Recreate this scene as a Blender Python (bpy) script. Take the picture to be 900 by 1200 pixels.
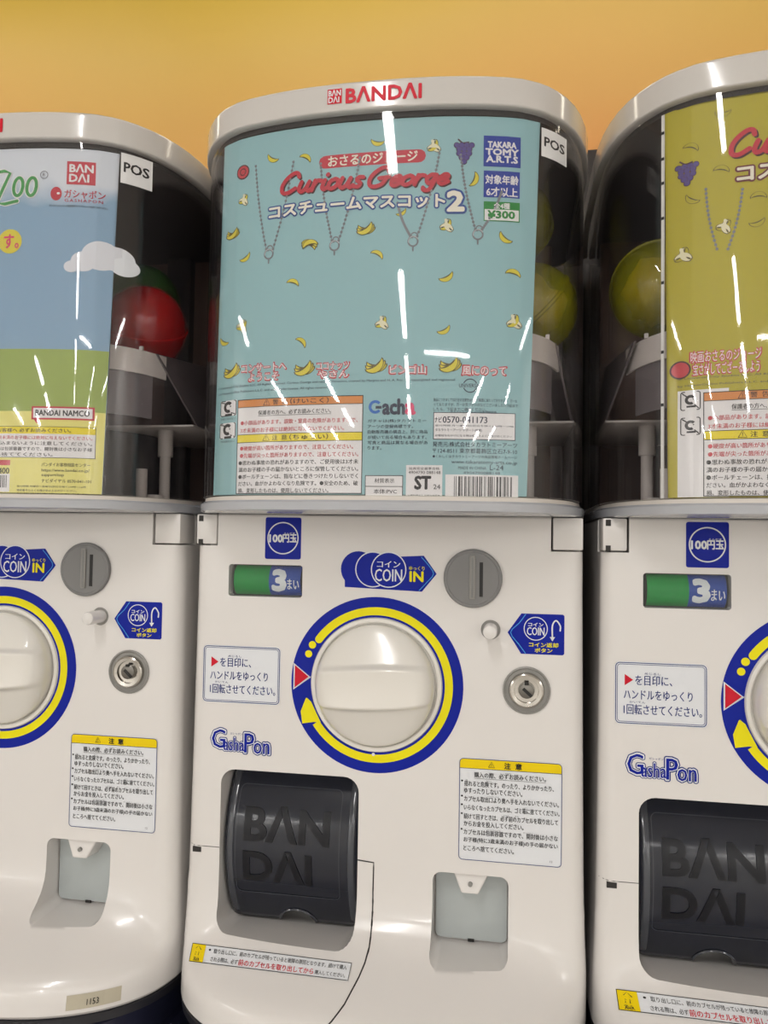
import bpy, bmesh, math, random
from mathutils import Vector, Matrix
from mathutils.bvhtree import BVHTree
random.seed(7)
sc = bpy.context.scene
for o in list(bpy.data.objects): bpy.data.objects.remove(o)
COL = sc.collection
BASE = 1.27          # world height of the joint between machine body and clear bin
PITCH = 0.30         # distance between neighbouring machines
X0 = 0.00625         # middle of the central machine

# ------------------------------------------------------------------ camera
YAW, PIT, ROL = math.radians(-9.621), math.radians(2.1731), math.radians(0.9037)
CAMP = Vector((0.1019, -0.5550, -0.0118 + BASE)); FPX = 902.5
cf = Vector((math.sin(YAW)*math.cos(PIT), math.cos(YAW)*math.cos(PIT), math.sin(PIT)))
cr0 = Vector((math.cos(YAW), -math.sin(YAW), 0)); cu0 = cr0.cross(cf)
cr = cr0*math.cos(ROL) + cu0*math.sin(ROL); cu = -cr0*math.sin(ROL) + cu0*math.cos(ROL)
cd = bpy.data.cameras.new('camera'); cam = bpy.data.objects.new('camera', cd); COL.objects.link(cam)
cam.matrix_world = Matrix(((cr.x, cu.x, -cf.x, CAMP.x), (cr.y, cu.y, -cf.y, CAMP.y), (cr.z, cu.z, -cf.z, CAMP.z), (0, 0, 0, 1)))
cd.sensor_fit = 'VERTICAL'; cd.sensor_height = 36; cd.lens = FPX/1200*36
cd.clip_start = 0.02
sc.camera = cam
# ------------------------------------------------------------------ world, lights, exposure
w = bpy.data.worlds.new('world'); sc.world = w; w.use_nodes = True
w.node_tree.nodes['Background'].inputs[0].default_value = (0.9, 0.93, 1, 1)
w.node_tree.nodes['Background'].inputs[1].default_value = 0.05
sc.view_settings.view_transform = 'Standard'; sc.view_settings.look = 'None'
sc.view_settings.gamma = 1; sc.view_settings.use_curve_mapping = False
sc.view_settings.exposure = -0.46
sc.cycles.transparent_max_bounces = 24
CEIL = 2.62
def tube_light(x, y, power=19.0, col=(1, 0.985, 0.97), along_x=False):
    l = bpy.data.lights.new('tube_and_fill_light', 'AREA'); l.shape = 'RECTANGLE'; l.size = 0.07; l.size_y = 1.18
    l.energy = power; l.color = col
    o = bpy.data.objects.new('tube_and_fill_light', l); COL.objects.link(o); o.location = (x, y, CEIL - 0.04)
    if along_x: o.rotation_euler.z = math.pi/2
for y in (-1.68, -3.9, -5.6, -7.2): tube_light(-0.24, y)       # row above the aisle
for y in (-6.0, -7.6): tube_light(-2.0, y); tube_light(2.0, y)        # rows deeper in the shop
tube_light(0.75, -4.9, along_x=True)
for y in (-2.6, -5.4, -8.2): tube_light(-3.7, y, 30); tube_light(3.7, y, 30)  # unseen side rows added as fill light
for x in (-2.8, 2.8): tube_light(x, -8.9, 30)  # far lamps added to lighten the shade under the overhanging bins
def wall_light(x, y):
    l = bpy.data.lights.new('wall_fill_light', 'AREA'); l.shape = 'RECTANGLE'; l.size = 1.2; l.size_y = 0.08
    l.energy = 3.4; l.color = (1, 0.9, 0.72)
    o = bpy.data.objects.new('wall_fill_light', l); COL.objects.link(o); o.location = (x, y, CEIL - 0.05)
for x in (-1.4, 0, 1.4): wall_light(x, 0.55)  # unseen warm lamps added to brighten the back wall

# ------------------------------------------------------------------ materials
M = {}
def lin(c):
    return tuple((v/12.92 if v <= 0.04045 else ((v+0.055)/1.055)**2.4) for v in c)
def rgb(r, g, b): return lin((r/255, g/255, b/255))
def mat(name, col, rough=0.4, metal=0.0, spec=0.5, coat=0.0, vary=0.0, scale=20, bump=0.0):
    m = bpy.data.materials.new(name); m.use_nodes = True; nt = m.node_tree
    b = nt.nodes['Principled BSDF']
    b.inputs['Base Color'].default_value = (*col, 1); b.inputs['Roughness'].default_value = rough
    b.inputs['Metallic'].default_value = metal; b.inputs['Specular IOR Level'].default_value = spec
    b.inputs['Coat Weight'].default_value = coat; b.inputs['Coat Roughness'].default_value = 0.08
    if vary or bump:
        tc = nt.nodes.new('ShaderNodeTexCoord'); n = nt.nodes.new('ShaderNodeTexNoise')
        n.inputs['Scale'].default_value = scale; n.inputs['Detail'].default_value = 4
        nt.links.new(tc.outputs['Object'], n.inputs['Vector'])
        if vary:
            mx = nt.nodes.new('ShaderNodeMix'); mx.data_type = 'RGBA'
            mx.inputs[6].default_value = (*[c*(1-vary) for c in col], 1); mx.inputs[7].default_value = (*[min(1, c*(1+vary)) for c in col], 1)
            nt.links.new(n.outputs['Fac'], mx.inputs[0]); nt.links.new(mx.outputs[2], b.inputs['Base Color'])
        if bump:
            bp = nt.nodes.new('ShaderNodeBump'); bp.inputs['Strength'].default_value = bump; bp.inputs['Distance'].default_value = 0.002
            nt.links.new(n.outputs['Fac'], bp.inputs['Height']); nt.links.new(bp.outputs['Normal'], b.inputs['Normal'])
    M[name] = m; return m
def clear(name, tint, refl0=0.04, rough=0.02, haze=0.0, hazecol=(0.5, 0.5, 0.5), bump=0.0):
    """clear plastic sheet: transmits, tints, reflects more at a grazing angle"""
    m = bpy.data.materials.new(name); m.use_nodes = True; nt = m.node_tree; nt.nodes.clear()
    out = nt.nodes.new('ShaderNodeOutputMaterial'); tr = nt.nodes.new('ShaderNodeBsdfTransparent'); tr.inputs[0].default_value = (*tint, 1)
    gl = nt.nodes.new('ShaderNodeBsdfGlossy'); gl.inputs['Roughness'].default_value = rough; gl.inputs['Color'].default_value = (1, 1, 1, 1)
    lw = nt.nodes.new('ShaderNodeLayerWeight'); lw.inputs['Blend'].default_value = 0.5
    pw = nt.nodes.new('ShaderNodeMath'); pw.operation = 'POWER'; pw.inputs[1].default_value = 5
    ml = nt.nodes.new('ShaderNodeMath'); ml.operation = 'MULTIPLY_ADD'; ml.inputs[1].default_value = 1-refl0; ml.inputs[2].default_value = refl0
    nt.links.new(lw.outputs['Facing'], pw.inputs[0]); nt.links.new(pw.outputs[0], ml.inputs[0])
    base = tr
    if haze:
        df = nt.nodes.new('ShaderNodeBsdfDiffuse'); df.inputs[0].default_value = (*hazecol, 1)
        mh = nt.nodes.new('ShaderNodeMixShader'); mh.inputs[0].default_value = haze
        nt.links.new(tr.outputs[0], mh.inputs[1]); nt.links.new(df.outputs[0], mh.inputs[2]); base = mh
    mx = nt.nodes.new('ShaderNodeMixShader')
    nt.links.new(ml.outputs[0], mx.inputs[0]); nt.links.new(base.outputs[0], mx.inputs[1]); nt.links.new(gl.outputs[0], mx.inputs[2])
    nt.links.new(mx.outputs[0], out.inputs[0])
    if bump:
        tc = nt.nodes.new('ShaderNodeTexCoord'); n = nt.nodes.new('ShaderNodeTexNoise'); n.inputs['Scale'].default_value = 14
        bp = nt.nodes.new('ShaderNodeBump'); bp.inputs['Strength'].default_value = bump; bp.inputs['Distance'].default_value = 0.002
        nt.links.new(tc.outputs['Object'], n.inputs['Vector']); nt.links.new(n.outputs['Fac'], bp.inputs['Height']); nt.links.new(bp.outputs[0], gl.inputs['Normal'])
    M[name] = m; return m
mat('white_plastic', rgb(225, 221, 218), 0.22, coat=0.3, vary=0.015, scale=6)
mat('knob_plastic', rgb(230, 226, 219), 0.18, coat=0.4)
mat('lid_plastic', rgb(204, 200, 196), 0.14, coat=0.4)
mat('inner_white', rgb(215, 208, 200), 0.4)
mat('inner_grey', rgb(120, 112, 112), 0.3)
mat('inner_dark', rgb(52, 44, 42), 0.6, vary=0.3, scale=9)
mat('inner_brown', rgb(112, 88, 78), 0.55, vary=0.15, scale=5)
mat('gap_dark', rgb(38, 35, 33), 0.6)
mat('rubber_black', rgb(38, 38, 44), 0.35)
mat('navy_plastic', rgb(38, 40, 60), 0.35)
mat('grey_plastic', rgb(128, 127, 127), 0.3, spec=0.4)
mat('grey_light', rgb(142, 140, 136), 0.35)
mat('black', rgb(14, 14, 14), 0.5)
mat('chrome', rgb(190, 186, 180), 0.18, metal=1.0)
mat('steel', rgb(120, 117, 112), 0.35, metal=0.9)
mat('smoke_plastic', rgb(30, 33, 44), 0.14, spec=0.4, coat=0.2, vary=0.08, scale=8)
mat('smoke_letters', rgb(15, 16, 23), 0.3, spec=0.3)
mat('card_back_shaded', rgb(96, 86, 80), 0.7)  # unprinted card, with the shadow on it put into the grey
mat('panel_dark', rgb(46, 40, 37), 0.6)
mat('smoke_rim', rgb(60, 63, 71), 0.14, coat=0.5)
mat('frosted_panel', rgb(178, 184, 184), 0.3)
mat('sticker_blue', rgb(2, 28, 150), 0.35, spec=0.2)
mat('sticker_navy', rgb(28, 48, 120), 0.4, spec=0.25)
mat('sticker_lightblue', rgb(70, 150, 225), 0.35, spec=0.25)
mat('sticker_white', rgb(226, 228, 232), 0.35, spec=0.25)
mat('sticker_yellow', rgb(238, 226, 10), 0.35, spec=0.25)
mat('warning_yellow', rgb(238, 208, 0), 0.4, spec=0.25)
mat('print_red', rgb(205, 20, 45), 0.4, spec=0.25)
mat('print_black', rgb(32, 32, 34), 0.45, spec=0.25)
mat('print_grey', rgb(120, 122, 126), 0.45)
mat('drum_green', rgb(18, 140, 62), 0.35, spec=0.25)
mat('drum_blue', rgb(42, 74, 160), 0.35, spec=0.25)
mat('beige_tape', rgb(188, 180, 160), 0.5)
mat('card_edge', rgb(225, 225, 220), 0.6)
mat('card_blue', rgb(152, 198, 201), 0.5, vary=0.03, scale=10)
mat('card_olive', rgb(186, 176, 28), 0.5, vary=0.03, scale=10)
mat('card_green', rgb(158, 180, 84), 0.5, vary=0.06, scale=40)
mat('card_lemon', rgb(238, 232, 130), 0.5)
mat('card_cloud', rgb(232, 236, 240), 0.5)
mat('panel_white', rgb(240, 240, 238), 0.5)
mat('panel_orange', rgb(222, 140, 60), 0.5)
mat('panel_yellow', rgb(244, 226, 30), 0.5)
mat('title_red', rgb(200, 30, 52), 0.45)
mat('title_dark', rgb(70, 24, 28), 0.45)
mat('title_blue', rgb(22, 72, 150), 0.45)
mat('title_cream', rgb(244, 240, 220), 0.45)
mat('title_maroon', rgb(110, 30, 40), 0.45)
mat('tag_blue', rgb(10, 55, 160), 0.45)
mat('tag_green', rgb(20, 140, 50), 0.45)
mat('zoo_green', rgb(70, 160, 80), 0.45)
mat('banana_yellow', rgb(226, 212, 50), 0.45)
mat('banana_dark', rgb(92, 84, 30), 0.45)
mat('banana_pale', rgb(240, 236, 200), 0.45)
mat('grape', rgb(84, 70, 140), 0.45)
mat('chain_grey', rgb(128, 132, 136), 0.4)
mat('chain_light', rgb(205, 208, 210), 0.4)
mat('gacha_blue', rgb(30, 110, 200), 0.45)
mat('gacha_pink', rgb(225, 60, 110), 0.45)
mat('gacha_navy', rgb(22, 38, 66), 0.45)
mat('caption_red', rgb(205, 60, 70), 0.45)
mat('caption_white', rgb(250, 246, 244), 0.45)
clear('clear_bin', (0.955, 0.95, 0.96), 0.030, 0.03, haze=0.015, hazecol=(0.35, 0.34, 0.37), bump=0.06)
clear('window_clear', (0.96, 0.97, 0.97), 0.02, 0.03)
clear('capsule_yellow', (0.80, 0.80, 0.08), 0.05, 0.05, haze=0.28, hazecol=rgb(205, 205, 20))
clear('capsule_clear', (0.90, 0.92, 0.72), 0.06, 0.03, haze=0.08, hazecol=rgb(230, 230, 120))
clear('capsule_red', (0.75, 0.06, 0.05), 0.05, 0.06, haze=0.55, hazecol=rgb(215, 32, 34))
clear('capsule_green', (0.30, 0.60, 0.10), 0.05, 0.06, haze=0.5, hazecol=rgb(62, 130, 30))
mat('content_gold', rgb(196, 160, 70), 0.35, bump=0.6, scale=60)
mat('content_red', rgb(190, 60, 60), 0.4, bump=0.6, scale=60)
def sky_card():
    m = mat('card_sky', rgb(130, 175, 215), 0.5); nt = m.node_tree; b = nt.nodes['Principled BSDF']
    tc = nt.nodes.new('ShaderNodeTexCoord'); sp = nt.nodes.new('ShaderNodeSeparateXYZ'); nt.links.new(tc.outputs['Object'], sp.inputs[0])
    n = nt.nodes.new('ShaderNodeTexNoise'); n.inputs['Scale'].default_value = 16; n.inputs['Detail'].default_value = 3
    nt.links.new(tc.outputs['Object'], n.inputs['Vector'])
    mr = nt.nodes.new('ShaderNodeMapRange'); mr.inputs[1].default_value = 0.19; mr.inputs[2].default_value = 0.26
    nt.links.new(sp.outputs['Z'], mr.inputs[0])
    ad = nt.nodes.new('ShaderNodeMath'); ad.operation = 'ADD'; nt.links.new(mr.outputs[0], ad.inputs[0]); nt.links.new(n.outputs['Fac'], ad.inputs[1])
    cr_ = nt.nodes.new('ShaderNodeValToRGB'); cr_.color_ramp.elements[0].position = 0.72; cr_.color_ramp.elements[0].color = (*rgb(140, 176, 202), 1)
    cr_.color_ramp.elements[1].position = 0.98; cr_.color_ramp.elements[1].color = (*rgb(222, 230, 236), 1)
    nt.links.new(ad.outputs[0], cr_.inputs[0]); nt.links.new(cr_.outputs[0], b.inputs['Base Color'])
sky_card()
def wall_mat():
    m = mat('wall_yellow_glow', rgb(240, 190, 80), 0.45); nt = m.node_tree; b = nt.nodes['Principled BSDF']
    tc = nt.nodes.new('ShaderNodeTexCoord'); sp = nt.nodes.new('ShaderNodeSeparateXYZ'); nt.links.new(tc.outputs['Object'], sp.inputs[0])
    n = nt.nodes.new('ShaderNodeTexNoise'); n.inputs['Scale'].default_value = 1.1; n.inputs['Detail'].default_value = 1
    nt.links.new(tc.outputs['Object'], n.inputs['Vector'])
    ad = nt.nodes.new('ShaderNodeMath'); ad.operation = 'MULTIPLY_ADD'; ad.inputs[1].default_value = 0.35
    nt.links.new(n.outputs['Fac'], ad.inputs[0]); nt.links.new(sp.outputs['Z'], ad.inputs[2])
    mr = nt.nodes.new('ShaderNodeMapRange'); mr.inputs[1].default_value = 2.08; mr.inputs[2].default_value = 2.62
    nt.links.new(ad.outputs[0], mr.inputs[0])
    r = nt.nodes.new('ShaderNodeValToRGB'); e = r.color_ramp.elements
    e[0].position = 0.0; e[0].color = (*rgb(244, 160, 96), 1); e[1].position = 1.0; e[1].color = (*rgb(232, 200, 78), 1)  # orange glow behind the lids, painted into the lower wall colour
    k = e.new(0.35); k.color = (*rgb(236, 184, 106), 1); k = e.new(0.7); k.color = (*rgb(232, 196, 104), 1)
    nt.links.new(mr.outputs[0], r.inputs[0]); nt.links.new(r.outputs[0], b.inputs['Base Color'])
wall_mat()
mat('ceiling_white', rgb(240, 240, 236), 0.8); mat('floor_grey', rgb(205, 202, 196), 0.35, vary=0.08, scale=3)
mat('shop_wall', rgb(238, 236, 232), 0.7, vary=0.06, scale=2)

# ------------------------------------------------------------------ object helpers
def mesh_obj(name, verts, faces, m, parent=None, smooth=True, angle=35, recalc=True):
    me = bpy.data.meshes.new(name); me.from_pydata([tuple(v) for v in verts], [], faces)
    if recalc:
        bm = bmesh.new(); bm.from_mesh(me); bmesh.ops.recalc_face_normals(bm, faces=bm.faces); bm.to_mesh(me); bm.free()
    return me_obj(name, me, m, parent, smooth, angle)
def me_obj(name, me, m, parent=None, smooth=True, angle=35):
    me.materials.clear(); me.materials.append(M[m])
    if smooth:
        for p in me.polygons: p.use_smooth = True
        me.set_sharp_from_angle(angle=math.radians(angle))
    o = bpy.data.objects.new(name, me); COL.objects.link(o)
    if parent: attach(o, parent)
    return o
def attach(o, parent):
    """o was modelled in machine coordinates: bring its mesh into the frame of the root Empty"""
    o.parent = parent
ORIGIN = Vector((X0, 0.1, -0.352))     # machine base point in machine coordinates
def bm_obj(name, bm, m, parent=None, **k):
    bmesh.ops.recalc_face_normals(bm, faces=bm.faces)
    me = bpy.data.meshes.new(name); bm.to_mesh(me); bm.free()
    return me_obj(name, me, m, parent, **k)
def tagobj(o, label=None, cat=None, group=None, kind=None):
    for k, v in (('label', label), ('category', cat), ('group', group), ('kind', kind)):
        if v: o[k] = v
    return o
def shift(objs, d):
    seen = set()
    for o in objs:
        if o.type == 'MESH' and o.data.name not in seen:
            seen.add(o.data.name); o.data.transform(Matrix.Translation(d))
def bm_box(bm, x0, x1, y0, y1, z0, z1, bev=0.0, seg=2):
    r = bmesh.ops.create_cube(bm, size=1); vs = r['verts']
    for v in vs:
        v.co = Vector(((x0+x1)/2 + v.co.x*(x1-x0), (y0+y1)/2 + v.co.y*(y1-y0), (z0+z1)/2 + v.co.z*(z1-z0)))
    if bev:
        es = {e for v in vs for e in v.link_edges}
        bmesh.ops.bevel(bm, geom=list(es), offset=bev, segments=seg, affect='EDGES', profile=0.5)
def box(name, x0, x1, y0, y1, z0, z1, m, parent=None, bev=0.0, seg=2):
    bm = bmesh.new(); bm_box(bm, x0, x1, y0, y1, z0, z1, bev, seg); return bm_obj(name, bm, m, parent)
def rrect(x0, z0, x1, z1, r, n=5):
    pts = []
    for cx, cz, a in ((x1-r, z1-r, 0), (x0+r, z1-r, 90), (x0+r, z0+r, 180), (x1-r, z0+r, 270)):
        for k in range(n+1):
            t = math.radians(a + 90*k/n); pts.append((cx + r*math.cos(t), cz + r*math.sin(t)))
    return pts
def prism(name, pts, ya, yb, m, parent=None, inset=0.0, taper=0.0):
    """outline in x,z extruded from y=ya (front) to y=yb, front edge optionally chamfered"""
    n = len(pts); cx = sum(p[0] for p in pts)/n; cz = sum(p[1] for p in pts)/n
    vs, fs = [], []
    rings = [(ya, inset), (ya + inset, 0), (yb, 0)] if inset else [(ya, 0), (yb, 0)]
    w_ = max(abs(p[0]-cx) for p in pts)
    for y, i in rings:
        s = 1 - i/w_
        for p in pts: vs.append((cx + (p[0]-cx)*s, y, cz + (p[1]-cz)*s))
    for k in range(len(rings)-1):
        for i in range(n): j = (i+1) % n; fs.append((k*n+i, k*n+j, (k+1)*n+j, (k+1)*n+i))
    fs.append(tuple(range(n))); fs.append(tuple(range((len(rings)-1)*n, len(rings)*n)))
    return mesh_obj(name, vs, fs, m, parent)
def lathe(name, prof, cx, cz, m, parent=None, n=48, angle=35):
    """profile [(r, y)], axis along y through (cx, cz)"""
    vs, fs = [], []
    for r, y in prof:
        for k in range(n):
            t = 2*math.pi*k/n; vs.append((cx + r*math.cos(t), y, cz + r*math.sin(t)))
    for a in range(len(prof)-1):
        for k in range(n):
            j = (k+1) % n; fs.append((a*n+k, a*n+j, (a+1)*n+j, (a+1)*n+k))
    if prof[0][0] > 1e-6: fs.append(tuple(range(n)))
    if prof[-1][0] > 1e-6: fs.append(tuple(range((len(prof)-1)*n, len(prof)*n)))
    o = mesh_obj(name, vs, fs, m, parent, angle=angle)
    return o
def vcyl(bm, cx, cy, z0, z1, r, n=20):
    res = bmesh.ops.create_cone(bm, cap_ends=True, segments=n, radius1=r, radius2=r, depth=z1-z0)
    bmesh.ops.translate(bm, verts=res['verts'], vec=(cx, cy, (z0+z1)/2))
def copy_tree(o, parent=None):
    c = o.copy(); COL.objects.link(c); c.parent = parent
    for ch in list(o.children): copy_tree(ch, c)
    return c

# ------------------------------------------------------------------ plan outlines
OUT = [(0, -.072), (.02, -.0718), (.043, -.0705), (.06, -.0685), (.074, -.0662), (.0875, -.0632), (.0975, -.0600), (.108, -.0542), (.1145, -.0492), (.1205, -.0430),
       (.127, -.0345), (.133, -.0242), (.138, -.0120), (.142, .0020), (.145, .0180), (.1467, .035), (.1475, .055)]
SX = .0015
def out_y(x):
    """front bow of the clear bin: y for a distance x from the machine's middle"""
    x = abs(x - SX)
    for (a, ya), (b, yb) in zip(OUT, OUT[1:]):
        if x <= b: return ya + (yb-ya)*(x-a)/(b-a)
    return .055
YB = 0.235
def plan(inset=0.0, back=YB):
    pts = [(x, y) for x, y in OUT] + [(.1475, .12), (.1475, back-.02), (.142, back-.006), (.128, back)]
    half = [(x, y) for x, y in pts]
    full = [(-x, y) for x, y in reversed(half[1:])] + half
    # Chaikin smoothing once on the open loop then inset along normals
    n = len(full); res = []
    for i in range(n):
        a = full[i-1]; b = full[(i+1) % n]; tx, ty = b[0]-a[0], b[1]-a[1]; L = math.hypot(tx, ty) or 1
        nx, ny = ty/L, -tx/L           # outward for this winding
        res.append((full[i][0] - nx*inset + SX, full[i][1] - ny*inset))
    return res
def loft(name, secs, m, parent=None, cap0=True, cap1=True, angle=35):
    """secs: [(z, [(x,y)..])] ; x relative to the machine's middle"""
    n = len(secs[0][1]); vs, fs = [], []
    for z, p in secs:
        for x, y in p: vs.append((x + X0, y, z))
    for a in range(len(secs)-1):
        for k in range(n):
            j = (k+1) % n; fs.append((a*n+k, a*n+j, (a+1)*n+j, (a+1)*n+k))
    if cap0: fs.append(tuple(range(n)))
    if cap1: fs.append(tuple(range((len(secs)-1)*n, len(secs)*n)))
    return mesh_obj(name, vs, fs, m, parent, angle=angle)

# ------------------------------------------------------------------ where a pixel falls on a surface y = f(x) of machine m
def at(px, py, m=0, surf=None):
    d = cf + cr*((px-450)/FPX) - cu*((py-600)/FPX)
    y = 0.0
    for _ in range(12):
        t = (y - CAMP.y)/d.y; p = CAMP + d*t; x = p.x - m*PITCH
        y2 = surf(x) if surf else 0.0
        if abs(y2-y) < 1e-6: break
        y = y2
    return x, p.z - BASE

# ------------------------------------------------------------------ flat print: shapes in x,z laid on y = surf(x) - offset
_tc = bpy.data.curves.new('t', 'FONT'); _to = bpy.data.objects.new('t', _tc); COL.objects.link(_to)
_cache = {}
def glyphs(s, bold=0.0, shear=0.0, extrude=0.0, sp=1.0, res=2):
    key = (s, bold, shear, extrude, sp, res)
    if key in _cache: return _cache[key]
    _tc.body = s; _tc.offset = bold; _tc.shear = shear; _tc.extrude = extrude; _tc.resolution_u = res; _tc.space_character = sp; _tc.size = 1
    _tc.fill_mode = 'FRONT' if not extrude else 'BOTH'
    _to.data = _tc
    dg = bpy.context.evaluated_depsgraph_get(); dg.update()
    me = bpy.data.meshes.new_from_object(_to.evaluated_get(dg))
    vs = [tuple(v.co) for v in me.vertices]; fs = [tuple(p.vertices) for p in me.polygons]
    bpy.data.meshes.remove(me)
    _cache[key] = (vs, fs); return _cache[key]
class Print:
    def __init__(s, surf=None, step=None): s.surf = surf; s.L = {}; s.step = step; s.n = 0; s.aniso = False
    def add(s, name, m, lv, vs, fs):
        V, F = s.L.setdefault((name, m, lv), ([], [])); o = len(V)
        s.n += 1; e = (s.n % 24)*2.5e-6        # overlapping strokes lie a hair above one another
        V += [(v[0], v[1], e) for v in vs]; F += [tuple(i+o for i in f) for f in fs]
    def text(s, t, x0, z1, x1, z0, m='print_black', lv=2, bold=0.006, shear=0.0, sp=1.0, name='lettering', rot=0.0, arc=0.0, keep=False, res=2):
        vs, fs = glyphs(t, 0.0, shear, 0.0, sp, res)
        if not vs: return
        a0 = min(v[0] for v in vs); a1 = max(v[0] for v in vs); b0 = min(v[1] for v in vs); b1 = max(v[1] for v in vs)
        sx = (x1-x0)/(a1-a0); sz = (z1-z0)/(b1-b0)
        if keep: sx = min(sx, sz*1.15)
        cx, cz = (x0+x1)/2, (z0+z1)/2; c, sn = math.cos(rot), math.sin(rot); q = []
        for v in vs:
            u = (v[0]-(a0+a1)/2)*sx; w_ = (v[1]-(b0+b1)/2)*sz
            u2 = (u/((x1-x0)/2)); w_ += arc*(1-u2*u2)
            q.append((cx + u*c - w_*sn, cz + u*sn + w_*c))
        if bold <= .004: s.add(name, m, lv, q, fs); return
        if bold < .028: D = ((-1, 0), (1, 0))           # heavier weight: the glyph is laid down again a little to each side
        else:
            k = 8 if bold < .06 else 14; D = [(math.cos(2*math.pi*i/k), math.sin(2*math.pi*i/k)) for i in range(k)] + [(0, 0)]
        hb = bold*.85*(sx+sz)/2
        hx, hz = (bold*.85*sx, bold*.85*sz) if s.aniso else (hb, hb)
        for a, b in D: s.add(name, m, lv, [(x+a*hx, z+b*hz) for x, z in q], fs)
    def poly(s, pts, m, lv=1, name='print'):
        xs = [p[0] for p in pts]
        if not s.step or max(xs)-min(xs) < .0045: s.add(name, m, lv, list(pts), [tuple(range(len(pts)))]); return
        def clip(P, c, sg):
            out = []
            for i in range(len(P)):
                a, b = P[i-1], P[i]; ia, ib = sg*(a[0]-c) <= 0, sg*(b[0]-c) <= 0
                if ia != ib: t = (c-a[0])/(b[0]-a[0]); out.append((c, a[1]+(b[1]-a[1])*t))
                if ib: out.append(b)
            return out
        x = min(xs)
        while x < max(xs):
            q = clip(clip(list(pts), x+.002, 1), x, -1)
            if len(q) > 2: s.add(name, m, lv, q, [tuple(range(len(q)))]); s.n -= 1
            x += .002
        s.n += 1
    def rect(s, x0, z1, x1, z0, m, lv=1, name='print'):
        n = max(1, int(abs(x1-x0)/s.step)) if s.step else 1; vs = []; fs = []
        for i in range(n+1):
            x = x0 + (x1-x0)*i/n; vs += [(x, z0), (x, z1)]
        for i in range(n): fs.append((2*i, 2*i+2, 2*i+3, 2*i+1))
        s.add(name, m, lv, vs, fs)
    def frame(s, x0, z1, x1, z0, t, m, lv=2, r=0.0, name='border'):
        if r:
            a = rrect(x0, z0, x1, z1, r); b = rrect(x0+t, z0+t, x1-t, z1-t, max(r-t, t*.3)); n = len(a)
            s.add(name, m, lv, a+b, [(i, (i+1) % n, n+(i+1) % n, n+i) for i in range(n)])
        else:
            s.rect(x0, z1, x1, z1-t, m, lv, name); s.rect(x0, z0+t, x1, z0, m, lv, name)
            s.rect(x0, z1, x0+t, z0, m, lv, name); s.rect(x1-t, z1, x1, z0, m, lv, name)
    def disc(s, cx, cz, r, m, lv=1, n=28, rz=None, name='print'):
        rz = rz or r; s.poly([(cx + r*math.cos(2*math.pi*k/n), cz + rz*math.sin(2*math.pi*k/n)) for k in range(n)], m, lv, name)
    def arc(s, cx, cz, r0, r1, a0, a1, m, lv=1, n=60, name='print'):
        vs = []; fs = []
        for k in range(n+1):
            t = math.radians(a0 + (a1-a0)*k/n); vs += [(cx + r0*math.cos(t), cz + r0*math.sin(t)), (cx + r1*math.cos(t), cz + r1*math.sin(t))]
        for k in range(n): fs.append((2*k, 2*k+1, 2*k+3, 2*k+2))
        s.add(name, m, lv, vs, fs)
    def stroke(s, pts, wd, m, lv=2, name='lettering', taper=False, sub=6):
        P = [Vector(p) for p in pts]; Q = []
        E_ = [P[0]*2-P[1]] + P + [P[-1]*2-P[-2]]
        for i in range(1, len(E_)-2):
            for k in range(sub):
                t = k/sub; a, b, c, d = E_[i-1:i+3]
                Q.append(0.5*((2*b) + (c-a)*t + (2*a-5*b+4*c-d)*t*t + (3*b-a-3*c+d)*t**3))
        Q.append(P[-1]); n = len(Q); vs = []; fs = []
        for i, q in enumerate(Q):
            tg = (Q[min(i+1, n-1)] - Q[max(i-1, 0)]).normalized(); nn = Vector((-tg.y, tg.x))
            h = wd/2*(1 - (0.75*abs(2*i/(n-1)-1)**2 if taper else 0)); vs += [tuple(q+nn*h), tuple(q-nn*h)]
        for i in range(n-1): fs.append((2*i, 2*i+1, 2*i+3, 2*i+2))
        s.add(name, m, lv, vs, fs)
        for e in (Q[0], Q[-1]):
            if not taper: s.disc(e.x, e.y, wd/2, m, lv, 10, name=name)
    def build(s, parent, off=0.0, d=0.00022, surfz=None):
        out = []
        for (name, m, lv), (V, F) in sorted(s.L.items(), key=lambda kv: kv[0][2]):
            o_ = off + d*lv
            vs = []
            for x, z, ex in V:
                y = surfz(x, z) if surfz else (s.surf(x) if s.surf else 0.0)
                vs.append((x, y - o_ - ex, z))
            out.append(mesh_obj(name, vs, F, m, parent, smooth=False, recalc=False))
        return out

# ================================================================== the shop shell
def quad(name, pts, m, kind='structure'):
    o = mesh_obj(name, pts, [(0, 1, 2, 3)], m, smooth=False); o['kind'] = kind; return o
RX, RY0, RY1 = 4.2, -9.2, 0.95
quad('floor', [(-RX, RY0, 0), (RX, RY0, 0), (RX, RY1, 0), (-RX, RY1, 0)], 'floor_grey')
quad('ceiling', [(-RX, RY0, CEIL), (RX, RY0, CEIL), (RX, RY1, CEIL), (-RX, RY1, CEIL)], 'ceiling_white')
quad('wall_back', [(-RX, RY1, 0), (RX, RY1, 0), (RX, RY1, CEIL), (-RX, RY1, CEIL)], 'wall_yellow_glow')
quad('wall_front', [(-RX, RY0, 0), (RX, RY0, 0), (RX, RY0, CEIL), (-RX, RY0, CEIL)], 'shop_wall')
quad('wall_left', [(-RX, RY0, 0), (-RX, RY1, 0), (-RX, RY1, CEIL), (-RX, RY0, CEIL)], 'shop_wall')
quad('wall_right', [(RX, RY0, 0), (RX, RY1, 0), (RX, RY1, CEIL), (RX, RY0, CEIL)], 'shop_wall')

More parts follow.
